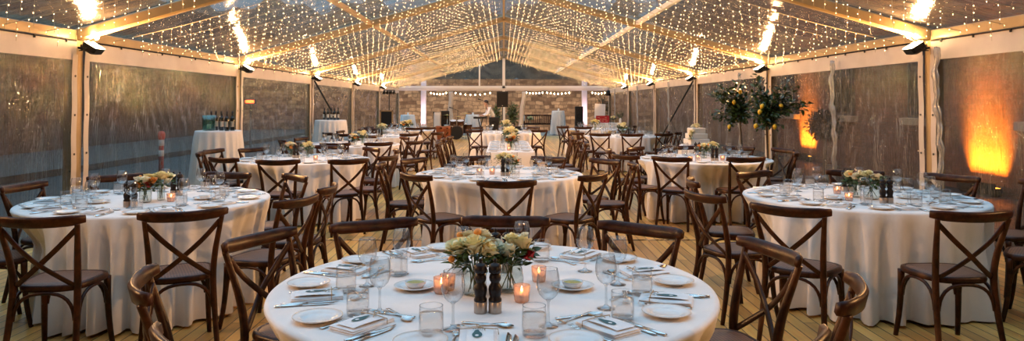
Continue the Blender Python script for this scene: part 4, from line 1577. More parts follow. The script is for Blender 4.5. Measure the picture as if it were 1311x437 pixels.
bq(BQ_D, 394, 202, 'E', 'jar of cream roses', 1.5)
vot(404, 206, 'E', 'right of the flowers')
mills(915, 207, 'H', 'right of the roses')
mills(893, 199, 'H', 'left of the roses')
bq(BQ_C, 901, 203, 'H', 'jar of yellow and white roses', 2.9)
bq(BQ_D, 912, 202, 'H', 'jar of white roses', 0.2)
vot(893, 205, 'H', 'left of the flowers')
vot(925, 206, 'H', 'right of the flowers')
vot(884, 207, 'H', 'leftmost')
mills(449, 186, 'F', 'left of the roses')
bq(BQ_D, 464, 185, 'F', 'jar of cream roses', 2.0, 1.15)
bq(BQ_C, 453.5, 186, 'F', 'jar of mixed roses', 1.0)
bq(BQ_D, 489, 174, 'G', 'jar of cream roses', 0.5, 1.3)
mills(487, 176, 'G', 'before the roses')
bq(BQ_D, 523, 168, 'J', 'jar of cream roses', 1.7, 1.4)
bq(BQ_C, 517, 168, 'J', 'jar of yellow roses', 0.7, 1.3)
bq(BQ_D, 797, 174, 'I', 'jar of cream roses', 1.7, 1.4)
mills(806, 175, 'I', 'right of the roses')
bq(BQ_D, 762, 167, 'M', 'jar of cream roses', 0.1, 1.4)
bq(BQ_D, 648, 170, 'K', 'jar of cream roses', 1.1, 1.5)
# long table settings
for k in range(4):
    for s, nm in ((-1, 'left'), (1, 'right')):
        y = 11.55 + 0.78 * k
        end = ' at the %s place along the %s of the long table' % (ORD[k], nm)
        x = LT[0] + s * 0.26
        put(NAPK_FAR, x, y, 0 if s < 0 else PI, 'folded napkin' + end, 'folded napkins with menus')
        put(PLATE_FAR, x, y + 0.2, 0, 'white side plate' + end, 'white side plates')
        put(PLATE_FAR, x, y - 0.2, 0, 'second white side plate' + end, 'white side plates')
        put(TUMB_FAR, LT[0] + s * 0.12, y + 0.1, 0, 'water tumbler' + end, 'water tumblers')
        put(WINE_FAR, LT[0] + s * 0.10, y - 0.05, 0, 'wine glass' + end, 'wine glasses')
for y, pr, w, sc in ((11.75, BQ_C, 'front jar of mixed roses', 1.2), (12.6, BQ_D, 'second jar of cream roses', 1.5), (13.4, BQ_C, 'third jar of pale roses', 1.4), (14.0, BQ_D, 'rear jar of cream roses', 1.4)):
    dup(pr, (LT[0] + 0.02, y, Z0), y, w + ' along the middle of the long table', 'flower jars', scale=sc)
for y, w in ((11.45, 'first'), (12.2, 'second')):
    put(VOT, LT[0] - 0.02, y, 0, w + ' lit tealight along the middle of the long table', 'tealight holders')
# ------------------------------------------------------------------ bars, cake, trees, stage end
def yat(px, py, Y):
    """Point at depth Y that the photograph shows at pixel (px, py)."""
    x, y = (px - VX) / F, -(py - YC) / F
    c, s = math.cos(PIT), math.sin(PIT)
    d = Vector((x, c - y * s, s + y * c))
    t = Y / d.y
    return Vector((d.x * t, Y, CAMH + d.z * t))


def flared(rad, h, seed, flare, n=120):
    mb = cloth_mb(rad, h, seed, 0.7, n)
    mb.v = [((x * (1 + flare * min(1, max(0, (h - z) / h))) if True else x), y * (1 + flare * min(1, max(0, (h - z) / h))), z) for x, y, z in mb.v]
    return mb


BP = [(0.0, 0.0), (0.034, 0.0), (0.037, 0.004), (0.037, 0.185), (0.032, 0.205), (0.016, 0.225), (0.0145, 0.245), (0.0145, 0.30), (0.0, 0.30)]
BOTTLE = thing('wine_bottle', 'x', 'bottle')
MB().lathe(BP, 16).build('bottle_body', M['bottle'], BOTTLE)
MB().lathe([(0.0155, 0.245), (0.0160, 0.246), (0.0160, 0.303), (0.0, 0.304)], 14).build('capsule', M['black_plastic'], BOTTLE)
MB().grid(lambda u, v: (0.0376 * math.cos(-2.3 + 1.5 * u), 0.0376 * math.sin(-2.3 + 1.5 * u), 0.06 + 0.085 * v), 10, 1).build('paper_label', M['paper'], BOTTLE)
proto_done(BOTTLE)

b1 = (-4.49, 11.2)
o = flared(0.345, 1.105, 31, 0.14).build('bar_cloth', M['linen'])
o.location = (*b1, 0.004)
tag(o, 'white cloth over the tall round bar holding the teal vase', 'tablecloth', 'cloths over tall cocktail tables')
t = thing('teal_vase', 'teal green glass hurricane vase with a candle on the tall bar', 'vase', (-4.60, 11.10, 1.111))
MB().lathe([(0.0, 0.015), (0.085, 0.0), (0.095, 0.01), (0.098, 0.03), (0.098, 0.12), (0.105, 0.24), (0.102, 0.24), (0.094, 0.12), (0.09, 0.03), (0.0, 0.03)], 28).build('vase', M['teal_glass'], t)
MB().lathe([(0.0, 0.031), (0.03, 0.031), (0.03, 0.10), (0.0, 0.10)], 14).build('candle', M['wax'], t)
for k, (px, py) in enumerate(((271, 163), (277, 165), (284, 165), (291, 166.5), (298, 166.5))):
    p = yat(px, 165, 11.2)
    y = (11.30, 11.24, 11.14, 11.02, 11.1)[k]
    x = (px - VX) / F * y
    dup(BOTTLE, (max(x, -4.80), y, 1.111), rnd.uniform(-0.6, 0.6), 'dark wine bottle, %s from the teal vase on the tall bar' % ORD[k], 'wine bottles on the bars')
b2 = (-4.38, 18.0)
o = flared(0.385, 1.115, 32, 0.12).build('bar_cloth', M['linen'])
o.location = (*b2, 0.004)
tag(o, 'white cloth over the tall round bar with five bottles', 'tablecloth', 'cloths over tall cocktail tables')
for k, px in enumerate((415.5, 420, 424.5, 428.5, 433)):
    y = 18.0 + (0.1, -0.05, 0.12, -0.08, 0.06)[k]
    dup(BOTTLE, ((px - VX) / F * y, y, 1.121), rnd.uniform(-0.6, 0.6), 'dark wine bottle, %s in the row on the second tall bar' % ORD[k], 'wine bottles on the bars')

# cake
ck = (3.53, 13.05)
o = flared(0.30, TZ, 33, 0.10).build('cake_table_cloth', M['linen'])
o.location = (*ck, 0.004)
tag(o, 'white cloth over the small table under the wedding cake', 'tablecloth')
t = thing('wedding_cake', 'three tier square white wedding cake trimmed with cream roses', 'cake', (*ck, TZ + 0.006), R(8))
MB().box((0, 0, 0.006), (0.42, 0.42, 0.012)).build('cake_board', M['china'], t, bevel=0.003)
for z, w in ((0.062, 0.36), (0.162, 0.31), (0.262, 0.255)):
    MB().box((0, 0, z), (w, w, 0.098)).build('tier', M['cake'], t, bevel=0.012, seg=3)
for x, y, z, q, c in ((0.0, -0.01, 0.345, 0.05, 'cream'), (0.045, 0.02, 0.34, 0.04, 'white'), (-0.05, 0.03, 0.335, 0.038, 'white'), (-0.145, -0.10, 0.238, 0.036, 'cream'), (-0.17, -0.14, 0.185, 0.036, 'cream'),
                      (-0.19, -0.17, 0.120, 0.034, 'white'), (-0.12, -0.15, 0.255, 0.028, 'white')):
    o = bpy.data.objects.new('rose', ROSE[c][0])
    COL.objects.link(o)
    o.parent = t
    o.location = (x, y, z)
    o.scale = (q * 1.45,) * 3
    o.rotation_euler = (rnd.uniform(0.2, 0.9), rnd.uniform(-0.4, 0.4), rnd.uniform(0, 6))
lf = MB()
rr = random.Random(9)
for x, y, z in ((-0.15, -0.13, 0.21), (-0.18, -0.17, 0.15), (0.0, 0, 0.32), (0.05, -0.04, 0.32)):
    for _ in range(5):
        leaf(lf, Vector((x, y, z)), Vector((rr.uniform(-1, 1), rr.uniform(-1, 0.2), rr.uniform(-0.3, 1))).normalized(), 0.06, rr)
lf.build('leaves', M['leaf'], t)


# lemon trees
def lemon_tree(label, px, Y, tips, fork, lemons, seed):
    r = random.Random(seed)
    base = Vector(((px - VX) / F * Y, Y, 0.0))
    t = thing('lemon_tree', label, 'tree', base)
    MB().lathe([(0, 0.0), (0.15, 0.0), (0.16, 0.02), (0.20, 0.33), (0.215, 0.34), (0.215, 0.38), (0.19, 0.38), (0.185, 0.34), (0, 0.33)], 24).build('pot', M['pot'], t)
    fk = yat(fork[0], fork[1], Y) - base
    tr = MB()
    tr.tube(smoothp([(0, 0, 0.3), (fk.x * 0.3 + 0.01, 0.01, fk.z * 0.5), tuple(fk)], 4), [0.020] * 4 + [0.017] * 4 + [0.014], 8)
    fo = MB()
    for (x, y) in tips:
        e = yat(x, y, Y) - base
        e.y = r.uniform(-0.22, 0.22)
        mid = fk * 0.55 + e * 0.45 + Vector((0, 0, 0.05))
        pts = smoothp([tuple(fk), tuple(mid), tuple(e)], 5)
        tr.tube(pts, [0.010 - 0.0007 * i for i in range(len(pts))], 6)
        n = 46
        for i in range(n):
            q = 0.25 + 0.75 * i / n
            p = pts[min(int(q * (len(pts) - 1)), len(pts) - 1)] * 1.0
            dr = (e - mid).normalized()
            off = Vector((r.gauss(0, 1), r.gauss(0, 1), r.gauss(0, 1))) * 0.045
            d = (dr * 0.5 + Vector((r.uniform(-1, 1), r.uniform(-1, 1), r.uniform(-0.6, 0.7)))).normalized()
            leaf(fo, p + off, d, r.uniform(0.07, 0.12), r, 0.46)
    tr.build('trunk', M['bark'], t)
    fo.build('foliage', M['lemon_leaf'], t)
    for (x, y) in lemons:
        c = yat(x, y, Y) - base
        c.y = -0.16
        lm = MB()
        lm.lathe([(0.0, -0.050), (0.007, -0.046), (0.014, -0.038), (0.028, -0.020), (0.033, 0.0), (0.028, 0.022), (0.014, 0.038), (0.004, 0.042), (0.0, 0.042)], 14)
        o = lm.build('lemon', M['lemon'], t)
        o.location = c
        o.rotation_euler = (r.uniform(-0.4, 0.4), r.uniform(-0.4, 0.4), 0)
    return t


lemon_tree('potted lemon tree with three lemons, the one nearer the wedding cake', 950, 12.8, [(942, 104), (930, 112), (914, 112), (911, 119), (924, 128), (916, 148), (932, 140), (938, 160), (956, 124), (962, 140), (946, 132), (950, 152), (926, 152), (953, 112), (940, 122), (945, 146), (935, 118), (958, 150), (922, 118)], (947, 150),
           [(936, 131), (930, 162), (944, 118)], 1)
lemon_tree('potted lemon tree spreading towards the amber light, with paired lemons', 982, 11.3, [(975, 97), (977, 108), (973, 120), (992, 111), (1010, 112), (1004, 120), (1024, 128), (1028, 132), (1008, 138), (990, 150), (968, 146), (988, 130), (998, 142), (978, 134), (982, 160), (1000, 126), (965, 132), (1016, 130), (984, 118), (972, 155), (994, 160), (1003, 132)], (981, 155),
           [(971, 136), (968, 143), (963, 161), (987, 162), (995, 136)], 2)

# ---------------- stage end
def cocktail(px, Y, h, rad, lab, candle):
    x = (px - VX) / F * Y
    o = flared(rad, h, int(px), 0.22, 80).build('cocktail_cloth', M['linen'])
    o.location = (x, Y, 0.004)
    tag(o, lab, 'tablecloth', 'cloths over tall cocktail tables')
    t = thing('pillar_candle', candle, 'candle', (x + 0.02, Y, h + 0.007))
    MB().lathe([(0, 0), (0.04, 0), (0.042, 0.004), (0.042, 0.10), (0.035, 0.105), (0, 0.10)], 16).build('wax_body', M['wax'], t)
    MB().tube([(0, 0, 0.1), (0.003, 0, 0.125)], 0.003, 6).build('wick', M['black_plastic'], t)


cocktail(522, 35.4, 0.98, 0.34, 'white cloth over the cocktail table beside the left draped post', 'white pillar candle on the cocktail table beside the left draped post')
cocktail(605, 35.6, 0.98, 0.33, 'white cloth over the cocktail table between the drums and keyboard', 'white pillar candle on the cocktail table behind the keyboard')
cocktail(714.5, 35.3, 1.18, 0.30, 'white cloth over the tallest cocktail table beside the slatted bench', 'white pillar candle on the tallest cocktail table')

# loudspeaker on tripod
sx, sy = -0.06, 31.0
t = thing('speaker_stand', 'black tripod stand holding up the loudspeaker', 'stand', (sx, sy, 0))
MB().tube([(0, 0, 0.25), (0, 0, 1.38)], 0.02, 10).build('pole', M['black_metal'], t)
for k in range(3):
    a = 0.5 + k * 2 * PI / 3
    MB().tube([(0.02 * math.cos(a), 0.02 * math.sin(a), 0.55), (0.5 * math.cos(a), 0.5 * math.sin(a), 0.012)], 0.012, 8).build('leg', M['black_metal'], t)
t = thing('loudspeaker', 'black loudspeaker raised on a tripod in the middle of the far end', 'speaker', (sx, sy, 1.385))
MB().sweep([(0, 0, 0), (0, 0, 0.68)], [(-0.25, -0.2), (0.25, -0.2), (0.17, 0.2), (-0.17, 0.2)][::-1], 1.0, up=(0, 1, 0), smooth=False).build('cabinet', M['black_plastic'], t, bevel=0.015)
MB().box((0, -0.203, 0.36), (0.44, 0.012, 0.56)).build('grille', M['black_metal'], t, bevel=0.005)
MB().lathe([(0, 0), (0.018, 0), (0.018, 0.004), (0, 0.005)], 12).build('badge', M['chrome'], t).matrix_basis = Matrix.Translation((0, -0.21, 0.06)) @ Matrix.Rotation(PI / 2, 4, 'X')
# amplifiers beneath, speaker stack
def cab(name, lab, x, y, z, w, d, h, cones):
    t = thing(name, lab, 'speaker', (x, y, z))
    MB().box((0, 0, h / 2), (w, d, h)).build('cabinet', M['black_plastic'], t, bevel=0.012)
    for cz, cr in cones:
        c = MB().lathe([(0, 0.03), (cr * 0.3, 0.012), (cr * 0.8, -0.004), (cr, 0.006), (cr * 1.05, -0.002), (cr, -0.006)], 20).build('speaker_cone', M['black_metal'], t)
        c.matrix_basis = Matrix.Translation((0, -d / 2 - 0.008, cz)) @ Matrix.Rotation(PI / 2, 4, 'X') @ Matrix.Scale(-1, 4, (0, 0, 1))
    return t


cab('stage_monitor', 'black amplifier cabinet on the floor just left of the loudspeaker stand', -0.42, 30.6, 0.0, 0.42, 0.35, 0.95, ((0.28, 0.15), (0.66, 0.15)))
cab('stage_monitor', 'low black amplifier cabinet right beside the loudspeaker stand', 0.66, 30.9, 0.0, 0.40, 0.35, 0.55, ((0.28, 0.15),))
cab('stack_speaker', 'lower black cabinet of the speaker stack beside the right draped post', 3.38, 32.0, 0.0, 0.36, 0.4, 0.75, ((0.25, 0.14), (0.55, 0.11)))
cab('stack_speaker', 'upper black cabinet of the speaker stack beside the right draped post', 3.38, 32.0, 0.751, 0.34, 0.38, 0.66, ((0.22, 0.13), (0.5, 0.08)))
cab('stage_monitor', 'black cabinet standing beside the pale folding board near the drums', -2.55, 31.0, 0.0, 0.34, 0.3, 1.22, ((0.35, 0.12), (0.75, 0.12), (1.02, 0.07)))
# pale folding board
t = thing('folding_board', 'pale folding sign board standing left of the black cabinet', 'board', (-2.92, 31.0, 0))
for s in (-1, 1):
    o = MB().box((0, 0, 0.58), (0.30, 0.025, 1.16)).build('panel', M['white_paint'], t, bevel=0.004)
    o.location = (0, s * 0.10, 0)
    o.rotation_euler = (s * 0.09, 0, 0)
# stands
def mic(lab, x, y, h, boom):
    t = thing('microphone_stand', lab, 'stand', (x, y, 0))
    MB().tube([(0, 0, 0.1), (0, 0, h)], 0.012, 8).build('pole', M['black_metal'], t)
    for k in range(3):
        a = k * 2 * PI / 3
        MB().tube([(0, 0, 0.12), (0.28 * math.cos(a), 0.28 * math.sin(a), 0.01)], 0.009, 6).build('leg', M['black_metal'], t)
    if boom:
        MB().tube([(0.18, 0.0, h - 0.12), (-0.25, -0.05, h + 0.10)], 0.009, 6).build('boom_arm', M['black_metal'], t)
        MB().lathe([(0, 0), (0.014, 0), (0.018, 0.10), (0.028, 0.12), (0.022, 0.16), (0, 0.17)], 12).build('microphone', M['black_metal'], t).matrix_basis = Matrix.Translation((-0.22, -0.045, h + 0.085)) @ Matrix.Rotation(-1.3, 4, 'Y')
    else:
        MB().lathe([(0, 0), (0.014, 0), (0.018, 0.10), (0.028, 0.12), (0.022, 0.16), (0, 0.17)], 12, c=(0, 0, h)).build('microphone', M['black_metal'], t)
    return t


mic('black boom microphone stand beside the keyboard player', -0.80, 32.4, 1.62, True)
mic('black boom microphone stand behind the drum kit', -2.05, 31.6, 1.25, True)
mic('straight black microphone stand before the pale folding board', -3.02, 30.6, 1.02, False)
# drum kit
t = thing('drum_kit', 'dark red drum kit with brass cymbals at the far end', 'drum kit', (-2.02, 30.6, 0))


def drum(nm, c, r, h, rot, m=M['drum']):
    d = MB().lathe([(0, 0), (r, 0), (r * 1.03, 0.0), (r * 1.03, 0.03), (r, 0.035), (r, h - 0.035), (r * 1.03, h - 0.03), (r * 1.03, h), (r, h), (0, h)], 24).build(nm, m, t)
    d.location = c
    d.rotation_euler = rot
    hd = MB().lathe([(0, h + 0.002), (r * 0.97, h + 0.002)], 24).build('drum_head', M['black_plastic'] if nm == 'bass_drum' else M['white_paint'], d)


drum('bass_drum', (0, 0.0, 0.30), 0.28, 0.38, (PI / 2, 0, 0))
drum('rack_tom', (-0.16, 0.05, 0.62), 0.14, 0.2, (0.3, 0, 0))
drum('rack_tom', (0.16, 0.05, 0.62), 0.15, 0.2, (0.3, 0, 0))
drum('floor_tom', (0.45, 0.25, 0.25), 0.2, 0.38, (0, 0, 0))
drum('snare_drum', (-0.42, 0.25, 0.48), 0.17, 0.14, (0, 0, 0), M['chrome'])
for x, y, h in ((-0.42, 0.1, 1.05), (0.38, 0.1, 1.12), (0.05, 0.3, 0.98)):
    c = MB().tube([(x, y, 0), (x, y, h)], 0.011, 8).build('cymbal_stand', M['chrome'], t)
    MB().lathe([(0, 0.02), (0.03, 0.018), (0.05, 0.004), (0.21, -0.012), (0.05, 0.001), (0, 0.012)], 24, c=(x, y, h)).build('cymbal', M['brass'], c)
# keyboard
t = thing('keyboard', 'dark stage keyboard on a crossed stand before the player', 'keyboard', (-1.02, 31.0, 0), R(75))
kb = MB().box((0, 0, 0.93), (1.1, 0.3, 0.09)).build('keyboard_body', M['black_plastic'], t, bevel=0.01)
MB().box((0, -0.05, 0.978), (1.0, 0.15, 0.01)).build('white_keys', M['china'], kb)
for s in (-1, 1):
    MB().box((0, 0, 0.44), (0.045, 0.03, 1.08), M=Matrix.Rotation(s * 0.62, 3, 'Y')).build('leg', M['black_metal'], t)
# chalkboard easel at the left wall
t = thing('framed_chalkboard', 'dark timber framed chalkboard on an easel below the stage light stand', 'board', (-4.62, 28.0, 0))
for x in (-0.2, 0.2):
    MB().tube([(x * 1.3, 0.02, 0), (x * 0.6, 0.1, 1.35)], 0.016, 6).build('leg', M['light_wood'], t)
MB().tube([(0, 0.45, 0), (0, 0.1, 1.3)], 0.016, 6).build('leg', M['light_wood'], t)
f = MB()
for c, s in (((0, 0, 0.67), (0.52, 0.04, 0.05)), ((0, 0, 1.25), (0.52, 0.04, 0.05)), ((-0.235, 0, 0.96), (0.05, 0.04, 0.62)), ((0.235, 0, 0.96), (0.05, 0.04, 0.62))):
    f.box(c, s)
f.build('board_frame', M['light_wood'], t)
MB().box((0, 0.005, 0.96), (0.44, 0.02, 0.56)).build('board_face', M['black_plastic'], t)
# stage light stand
t = thing('stage_light_stand', 'black stand carrying four small stage lamps in the far left corner', 'light stand', (-4.66, 28.9, 0))
MB().tube([(0, 0, 0.2), (0, 0, 2.10)], 0.018, 8).build('pole', M['black_metal'], t)
for k in range(3):
    a = 0.3 + k * 2 * PI / 3
    MB().tube([(0, 0, 0.5), (0.24 * math.cos(a), 0.24 * math.sin(a), 0.012)], 0.012, 6).build('leg', M['black_metal'], t)
MB().tube([(-0.24, 0, 2.08), (0.24, 0, 2.08)], 0.014, 8).build('cross_bar', M['black_metal'], t)
for k, x in enumerate((-0.2, -0.07, 0.07, 0.2)):
    c = MB().lathe([(0, 0.08), (0.045, 0.075), (0.05, 0.0), (0.06, -0.07), (0.055, -0.07), (0.045, -0.02), (0, -0.01)], 16).build('par_lamp', M['black_metal'], t)
    c.matrix_basis = Matrix.Translation((x, -0.04, 2.0)) @ Matrix.Rotation(PI / 2 + 0.5, 4, 'X') @ Matrix.Scale(-1, 4, (0, 0, 1))
t = thing('hanging_lamp', 'black lamp hanging at the top of the far right corner column', 'lamp', (4.80, 32.6, 2.02))
MB().lathe([(0, 0.14), (0.08, 0.13), (0.10, 0.0), (0.12, -0.12), (0.11, -0.12), (0.08, 0.0), (0, 0.02)], 18).build('housing', M['black_metal'], t)
MB().tube([(0, 0, 0.12), (0.0, 0.02, 0.27)], 0.012, 6).build('yoke', M['black_metal'], t)

# gift table corner
gx, gy = 4.15, 28.2
o = rect_cloth(0.55, 0.36, TZ, 15).build('gift_table_cloth', M['linen'])
o.location = (gx, gy, 0.004)
tag(o, 'white cloth over the gift table holding the red sign', 'tablecloth')
t = thing('red_sign', 'red painted sign board with pale lettering leaning on the gift table', 'sign', (gx - 0.25, gy - 0.12, TZ + 0.006))
bd = MB().box((0, 0, 0.14), (0.52, 0.03, 0.28)).build('board', M['red_board'], t, bevel=0.005)
lt = MB()
for r_, row in enumerate(((-0.16, 0.12), (-0.10, 0.02, 0.11), (-0.15, 0.0, 0.15))):
    for k, x in enumerate(row):
        lt.box((x, -0.0165, 0.21 - 0.07 * r_), (0.07 if k % 2 else 0.09, 0.003, 0.018))
lt.build('pale_lettering', mat('faded_gold', (0.62, 0.36, 0.22), 0.6), bd)
bq_ = BQ_D
dup(bq_, (gx + 0.17, gy - 0.12, TZ + 0.005), 2.2, 'jar of cream roses beside the red sign', 'flower jars', scale=1.25)
t = thing('card_box', 'light timber card box on the gift table', 'box', (gx + 0.34, gy + 0.05, TZ + 0.006))
MB().box((0, 0, 0.09), (0.17, 0.17, 0.18)).build('box_body', M['light_wood'], t, bevel=0.004)
MB().box((0, 0, 0.19), (0.18, 0.18, 0.018)).build('lid', M['light_wood'], t, bevel=0.003)
for k, (x, y) in enumerate(((0.44, -0.2), (0.5, 0.18))):
    t = thing('dried_flower_vase', 'pale vase of dark dried stems, %s on the gift table' % ('before the card box' if k == 0 else 'behind the card box'), 'vase', (gx + x, gy + y, TZ + 0.006))
    MB().lathe([(0, 0), (0.045, 0), (0.05, 0.01), (0.055, 0.12), (0.035, 0.17), (0.038, 0.19)], 18).build('vase', M['china'], t)
    r = random.Random(k + 40)
    s, fl = MB(), MB()
    for _ in range(9):
        e = Vector((r.uniform(-0.22, 0.22), r.uniform(-0.12, 0.12), r.uniform(0.32, 0.48)))
        s.tube([(0, 0, 0.05), tuple(e * 0.5 + Vector((0, 0, 0.08))), tuple(e)], 0.004, 4)
        for q in range(4):
            leaf(fl, e * (0.75 + 0.08 * q), Vector((r.uniform(-1, 1), r.uniform(-1, 1), 0.6)).normalized(), 0.07, r)
    s.build('stems', M['stem'], t)
    fl.build('foliage', M['bush'], t)
# easel with white board
t = thing('easel_board', 'white board on a timber easel behind the gift table', 'board', (3.98, 29.6, 0))
for x in (-0.26, 0.26):
    MB().tube([(x, -0.05, 0), (x * 0.3, 0.08, 1.65)], 0.016, 6).build('leg', M['light_wood'], t)
MB().tube([(0, 0.5, 0), (0, 0.08, 1.6)], 0.016, 6).build('leg', M['light_wood'], t)
o = MB().box((0, 0, 0.30), (0.44, 0.02, 0.60)).build('board_face', M['white_paint'], t, bevel=0.003)
o.location = (0.0, -0.06, 0.93)
o.rotation_euler = (-0.1, 0.06, 0)
MB().box((0, -0.06, 0.91), (0.55, 0.06, 0.025)).build('ledge', M['light_wood'], t)

# slatted bench on the patio
t = thing('garden_bench', 'dark slatted timber bench against the stone wall', 'bench', (1.83, 38.4, -0.015))
for k in range(5):
    MB().box((0, -0.20 + 0.10 * k, 0.43), (1.5, 0.075, 0.025)).build('seat_slat', M['wood'], t)
for k in range(15):
    MB().box((-0.70 + 0.10 * k, 0.28, 0.68), (0.05, 0.02, 0.42)).build('back_slat', M['wood'], t)
for z in (0.46, 0.92):
    MB().box((0, 0.28, z), (1.52, 0.035, 0.07)).build('rail', M['wood'], t, bevel=0.006)
for x in (-0.73, 0.73):
    MB().box((x, -0.22, 0.31), (0.06, 0.06, 0.62)).build('leg', M['wood'], t, bevel=0.005)
    MB().box((x, 0.28, 0.46), (0.06, 0.06, 0.92)).build('leg', M['wood'], t, bevel=0.005)
    MB().box((x, 0.02, 0.64), (0.07, 0.56, 0.035)).build('armrest', M['wood'], t, bevel=0.005)
dup(BQ_D, (1.42, 38.3, 0.432), 1.0, 'bunch of cream roses in a jar on the slatted bench', 'flower jars', scale=1.9)
t = thing('white_lantern', 'slim white lantern post at the end of the slatted bench', 'lantern', (1.02, 38.0, -0.015))
MB().lathe([(0, 0), (0.12, 0), (0.12, 0.02), (0.025, 0.04), (0.025, 0.62), (0, 0.62)], 14).build('post', M['white_paint'], t)
MB().lathe([(0, 0.62), (0.08, 0.62), (0.10, 0.70), (0.10, 0.88), (0.05, 0.98), (0.02, 1.02), (0, 1.02)], 16).build('lantern_body', M['white_paint'], t)


# ---------------- keyboard player
def skin(name, verts, edges, rad, root, m, parent, levels=2):
    me = bpy.data.meshes.new(name)
    me.from_pydata(verts, edges, [])
    me.materials.append(m)
    o = bpy.data.objects.new(name, me)
    COL.objects.link(o)
    o.parent = parent
    md = o.modifiers.new('grow', 'SKIN')
    md.use_smooth_shade = True
    sv = me.skin_vertices[0].data
    for i, r in enumerate(rad):
        sv[i].radius = r if isinstance(r, tuple) else (r, r)
    sv[root].use_root = True
    s = o.modifiers.new('smooth', 'SUBSURF')
    s.levels = s.render_levels = levels
    return o


person = thing('person', 'person in a white shirt leaning over the keyboard, facing the drums', 'person', (-0.56, 31.25, 0), R(100))
# local: facing +y, x to the right hand
V, E_, RD = [], [], []


def vtx(p, r, par=None):
    V.append(p)
    RD.append(r)
    if par is not None:
        E_.append((par, len(V) - 1))
    return len(V) - 1


pel = vtx((0, -0.10, 0.90), (0.15, 0.11))
wai = vtx((0, -0.05, 1.06), (0.13, 0.10), pel)
che = vtx((0, 0.08, 1.25), (0.165, 0.115), wai)
nek = vtx((0, 0.17, 1.40), 0.055, che)
hd1 = vtx((0, 0.22, 1.48), (0.07, 0.085), nek)
hd2 = vtx((0, 0.245, 1.57), (0.08, 0.098), hd1)
hd3 = vtx((0, 0.25, 1.64), (0.06, 0.075), hd2)
nos = vtx((0, 0.345, 1.535), 0.014, hd2)
for s in (-1, 1):
    vtx((s * 0.088, 0.225, 1.535), (0.012, 0.022), hd2)
    sh = vtx((s * 0.19, 0.09, 1.33), 0.062, che)
    el = vtx((s * 0.25, 0.18, 1.07), 0.045, sh)
    wr = vtx((s * 0.17, 0.40, 1.02), 0.029, el)
    pm = vtx((s * 0.16, 0.46, 1.02), (0.040, 0.017), wr)
    for k, (fx, fl) in enumerate(((-0.030, 0.062), (-0.010, 0.072), (0.010, 0.068), (0.029, 0.052))):
        a = vtx((s * 0.16 + fx * s, 0.50, 1.018), 0.0095, pm)
        b = vtx((s * 0.16 + fx * 1.15 * s, 0.50 + fl * 0.5, 1.020), 0.009, a)
        c = vtx((s * 0.16 + fx * 1.2 * s, 0.50 + fl * 0.85, 1.000), 0.008, b)
    th = vtx((s * 0.16 - s * 0.045, 0.45, 1.012), 0.011, pm)
    vtx((s * 0.16 - s * 0.062, 0.485, 1.004), 0.009, th)
    hp = vtx((s * 0.10, -0.10, 0.82), 0.085, pel)
    kn = vtx((s * 0.12, -0.04, 0.48), 0.058, hp)
    an = vtx((s * 0.12, -0.10, 0.09), 0.040, kn)
    vtx((s * 0.13, 0.06, 0.035), 0.036, an)
skin('body', V, E_, RD, pel, M['skin'], person)
sv = [(0, -0.11, 0.88), (0, -0.05, 1.06), (0, 0.08, 1.26), (0, 0.145, 1.37)]
sr = [(0.175, 0.135), (0.155, 0.125), (0.185, 0.135), (0.075, 0.07)]
se = [(0, 1), (1, 2), (2, 3)]
for s in (-1, 1):
    b = len(sv)
    sv += [(s * 0.19, 0.09, 1.33), (s * 0.255, 0.18, 1.07), (s * 0.19, 0.36, 1.025)]
    sr += [0.075, 0.058, 0.040]
    se += [(2, b), (b, b + 1), (b + 1, b + 2)]
skin('shirt', sv, se, sr, 0, M['shirt'], person)
tv, tr_, te = [(0, -0.10, 0.92)], [(0.165, 0.125)], []
for s in (-1, 1):
    b = len(tv)
    tv += [(s * 0.10, -0.10, 0.80), (s * 0.12, -0.04, 0.48), (s * 0.12, -0.10, 0.10)]
    tr_ += [0.10, 0.072, 0.058]
    te += [(0, b), (b, b + 1), (b + 1, b + 2)]
skin('trousers', tv, te, tr_, 0, M['trousers'], person)
hm = MB().ball((0, 0.225, 1.60), 0.105, 16, 12, (0.92, 1.05, 1.0))
hm.f = [f for f in hm.f if sum(hm.v[i][2] for i in f) / 4 > 1.56 + 0.9 * max(0, sum(hm.v[i][1] for i in f) / 4 - 0.24)]
hm.s = [True] * len(hm.f)
ho = hm.build('hair', M['hair'], person)
sm = ho.modifiers.new('thick', 'SOLIDIFY')
sm.thickness = 0.02
for s in (-1, 1):
    MB().box((s * 0.13, 0.02, 0.03), (0.09, 0.27, 0.06)).build('shoe', M['black_plastic'], person, bevel=0.02, seg=3)

# ------------------------------------------------------------------ light
SKY = (0.10, 1.95)  # overcast dusk: brighter overhead than at the horizon
w = bpy.data.worlds.new('dusk_sky')
SC.world = w
w.use_nodes = True
nt = w.node_tree
bg = nt.nodes['Background']
tc = N(nt, 'ShaderNodeTexCoord')
mp = N(nt, 'ShaderNodeMapping')
mp.inputs['Scale'].default_value = (1.5, 1.5, 3.5)
nz = N(nt, 'ShaderNodeTexNoise', Scale=1.6, Detail=6.0, Roughness=0.6)
cr = N(nt, 'ShaderNodeValToRGB')
cr.color_ramp.elements[0].position, cr.color_ramp.elements[1].position = 0.35, 0.70
cr.color_ramp.elements[0].color = (0.22, 0.44, 0.68, 1)
cr.color_ramp.elements[1].color = (0.50, 0.80, 1.05, 1)
sp = N(nt, 'ShaderNodeSeparateXYZ')
el = N(nt, 'ShaderNodeMapRange')
el.inputs['From Min'].default_value = 0.0
el.inputs['From Max'].default_value = 1.0
el.inputs['To Min'].default_value = SKY[0]
el.inputs['To Max'].default_value = SKY[1]
L_ = nt.links.new
L_(tc.outputs['Generated'], mp.inputs['Vector'])
L_(mp.outputs[0], nz.inputs['Vector'])
L_(nz.outputs['Fac'], cr.inputs['Fac'])
L_(tc.outputs['Generated'], sp.inputs[0])
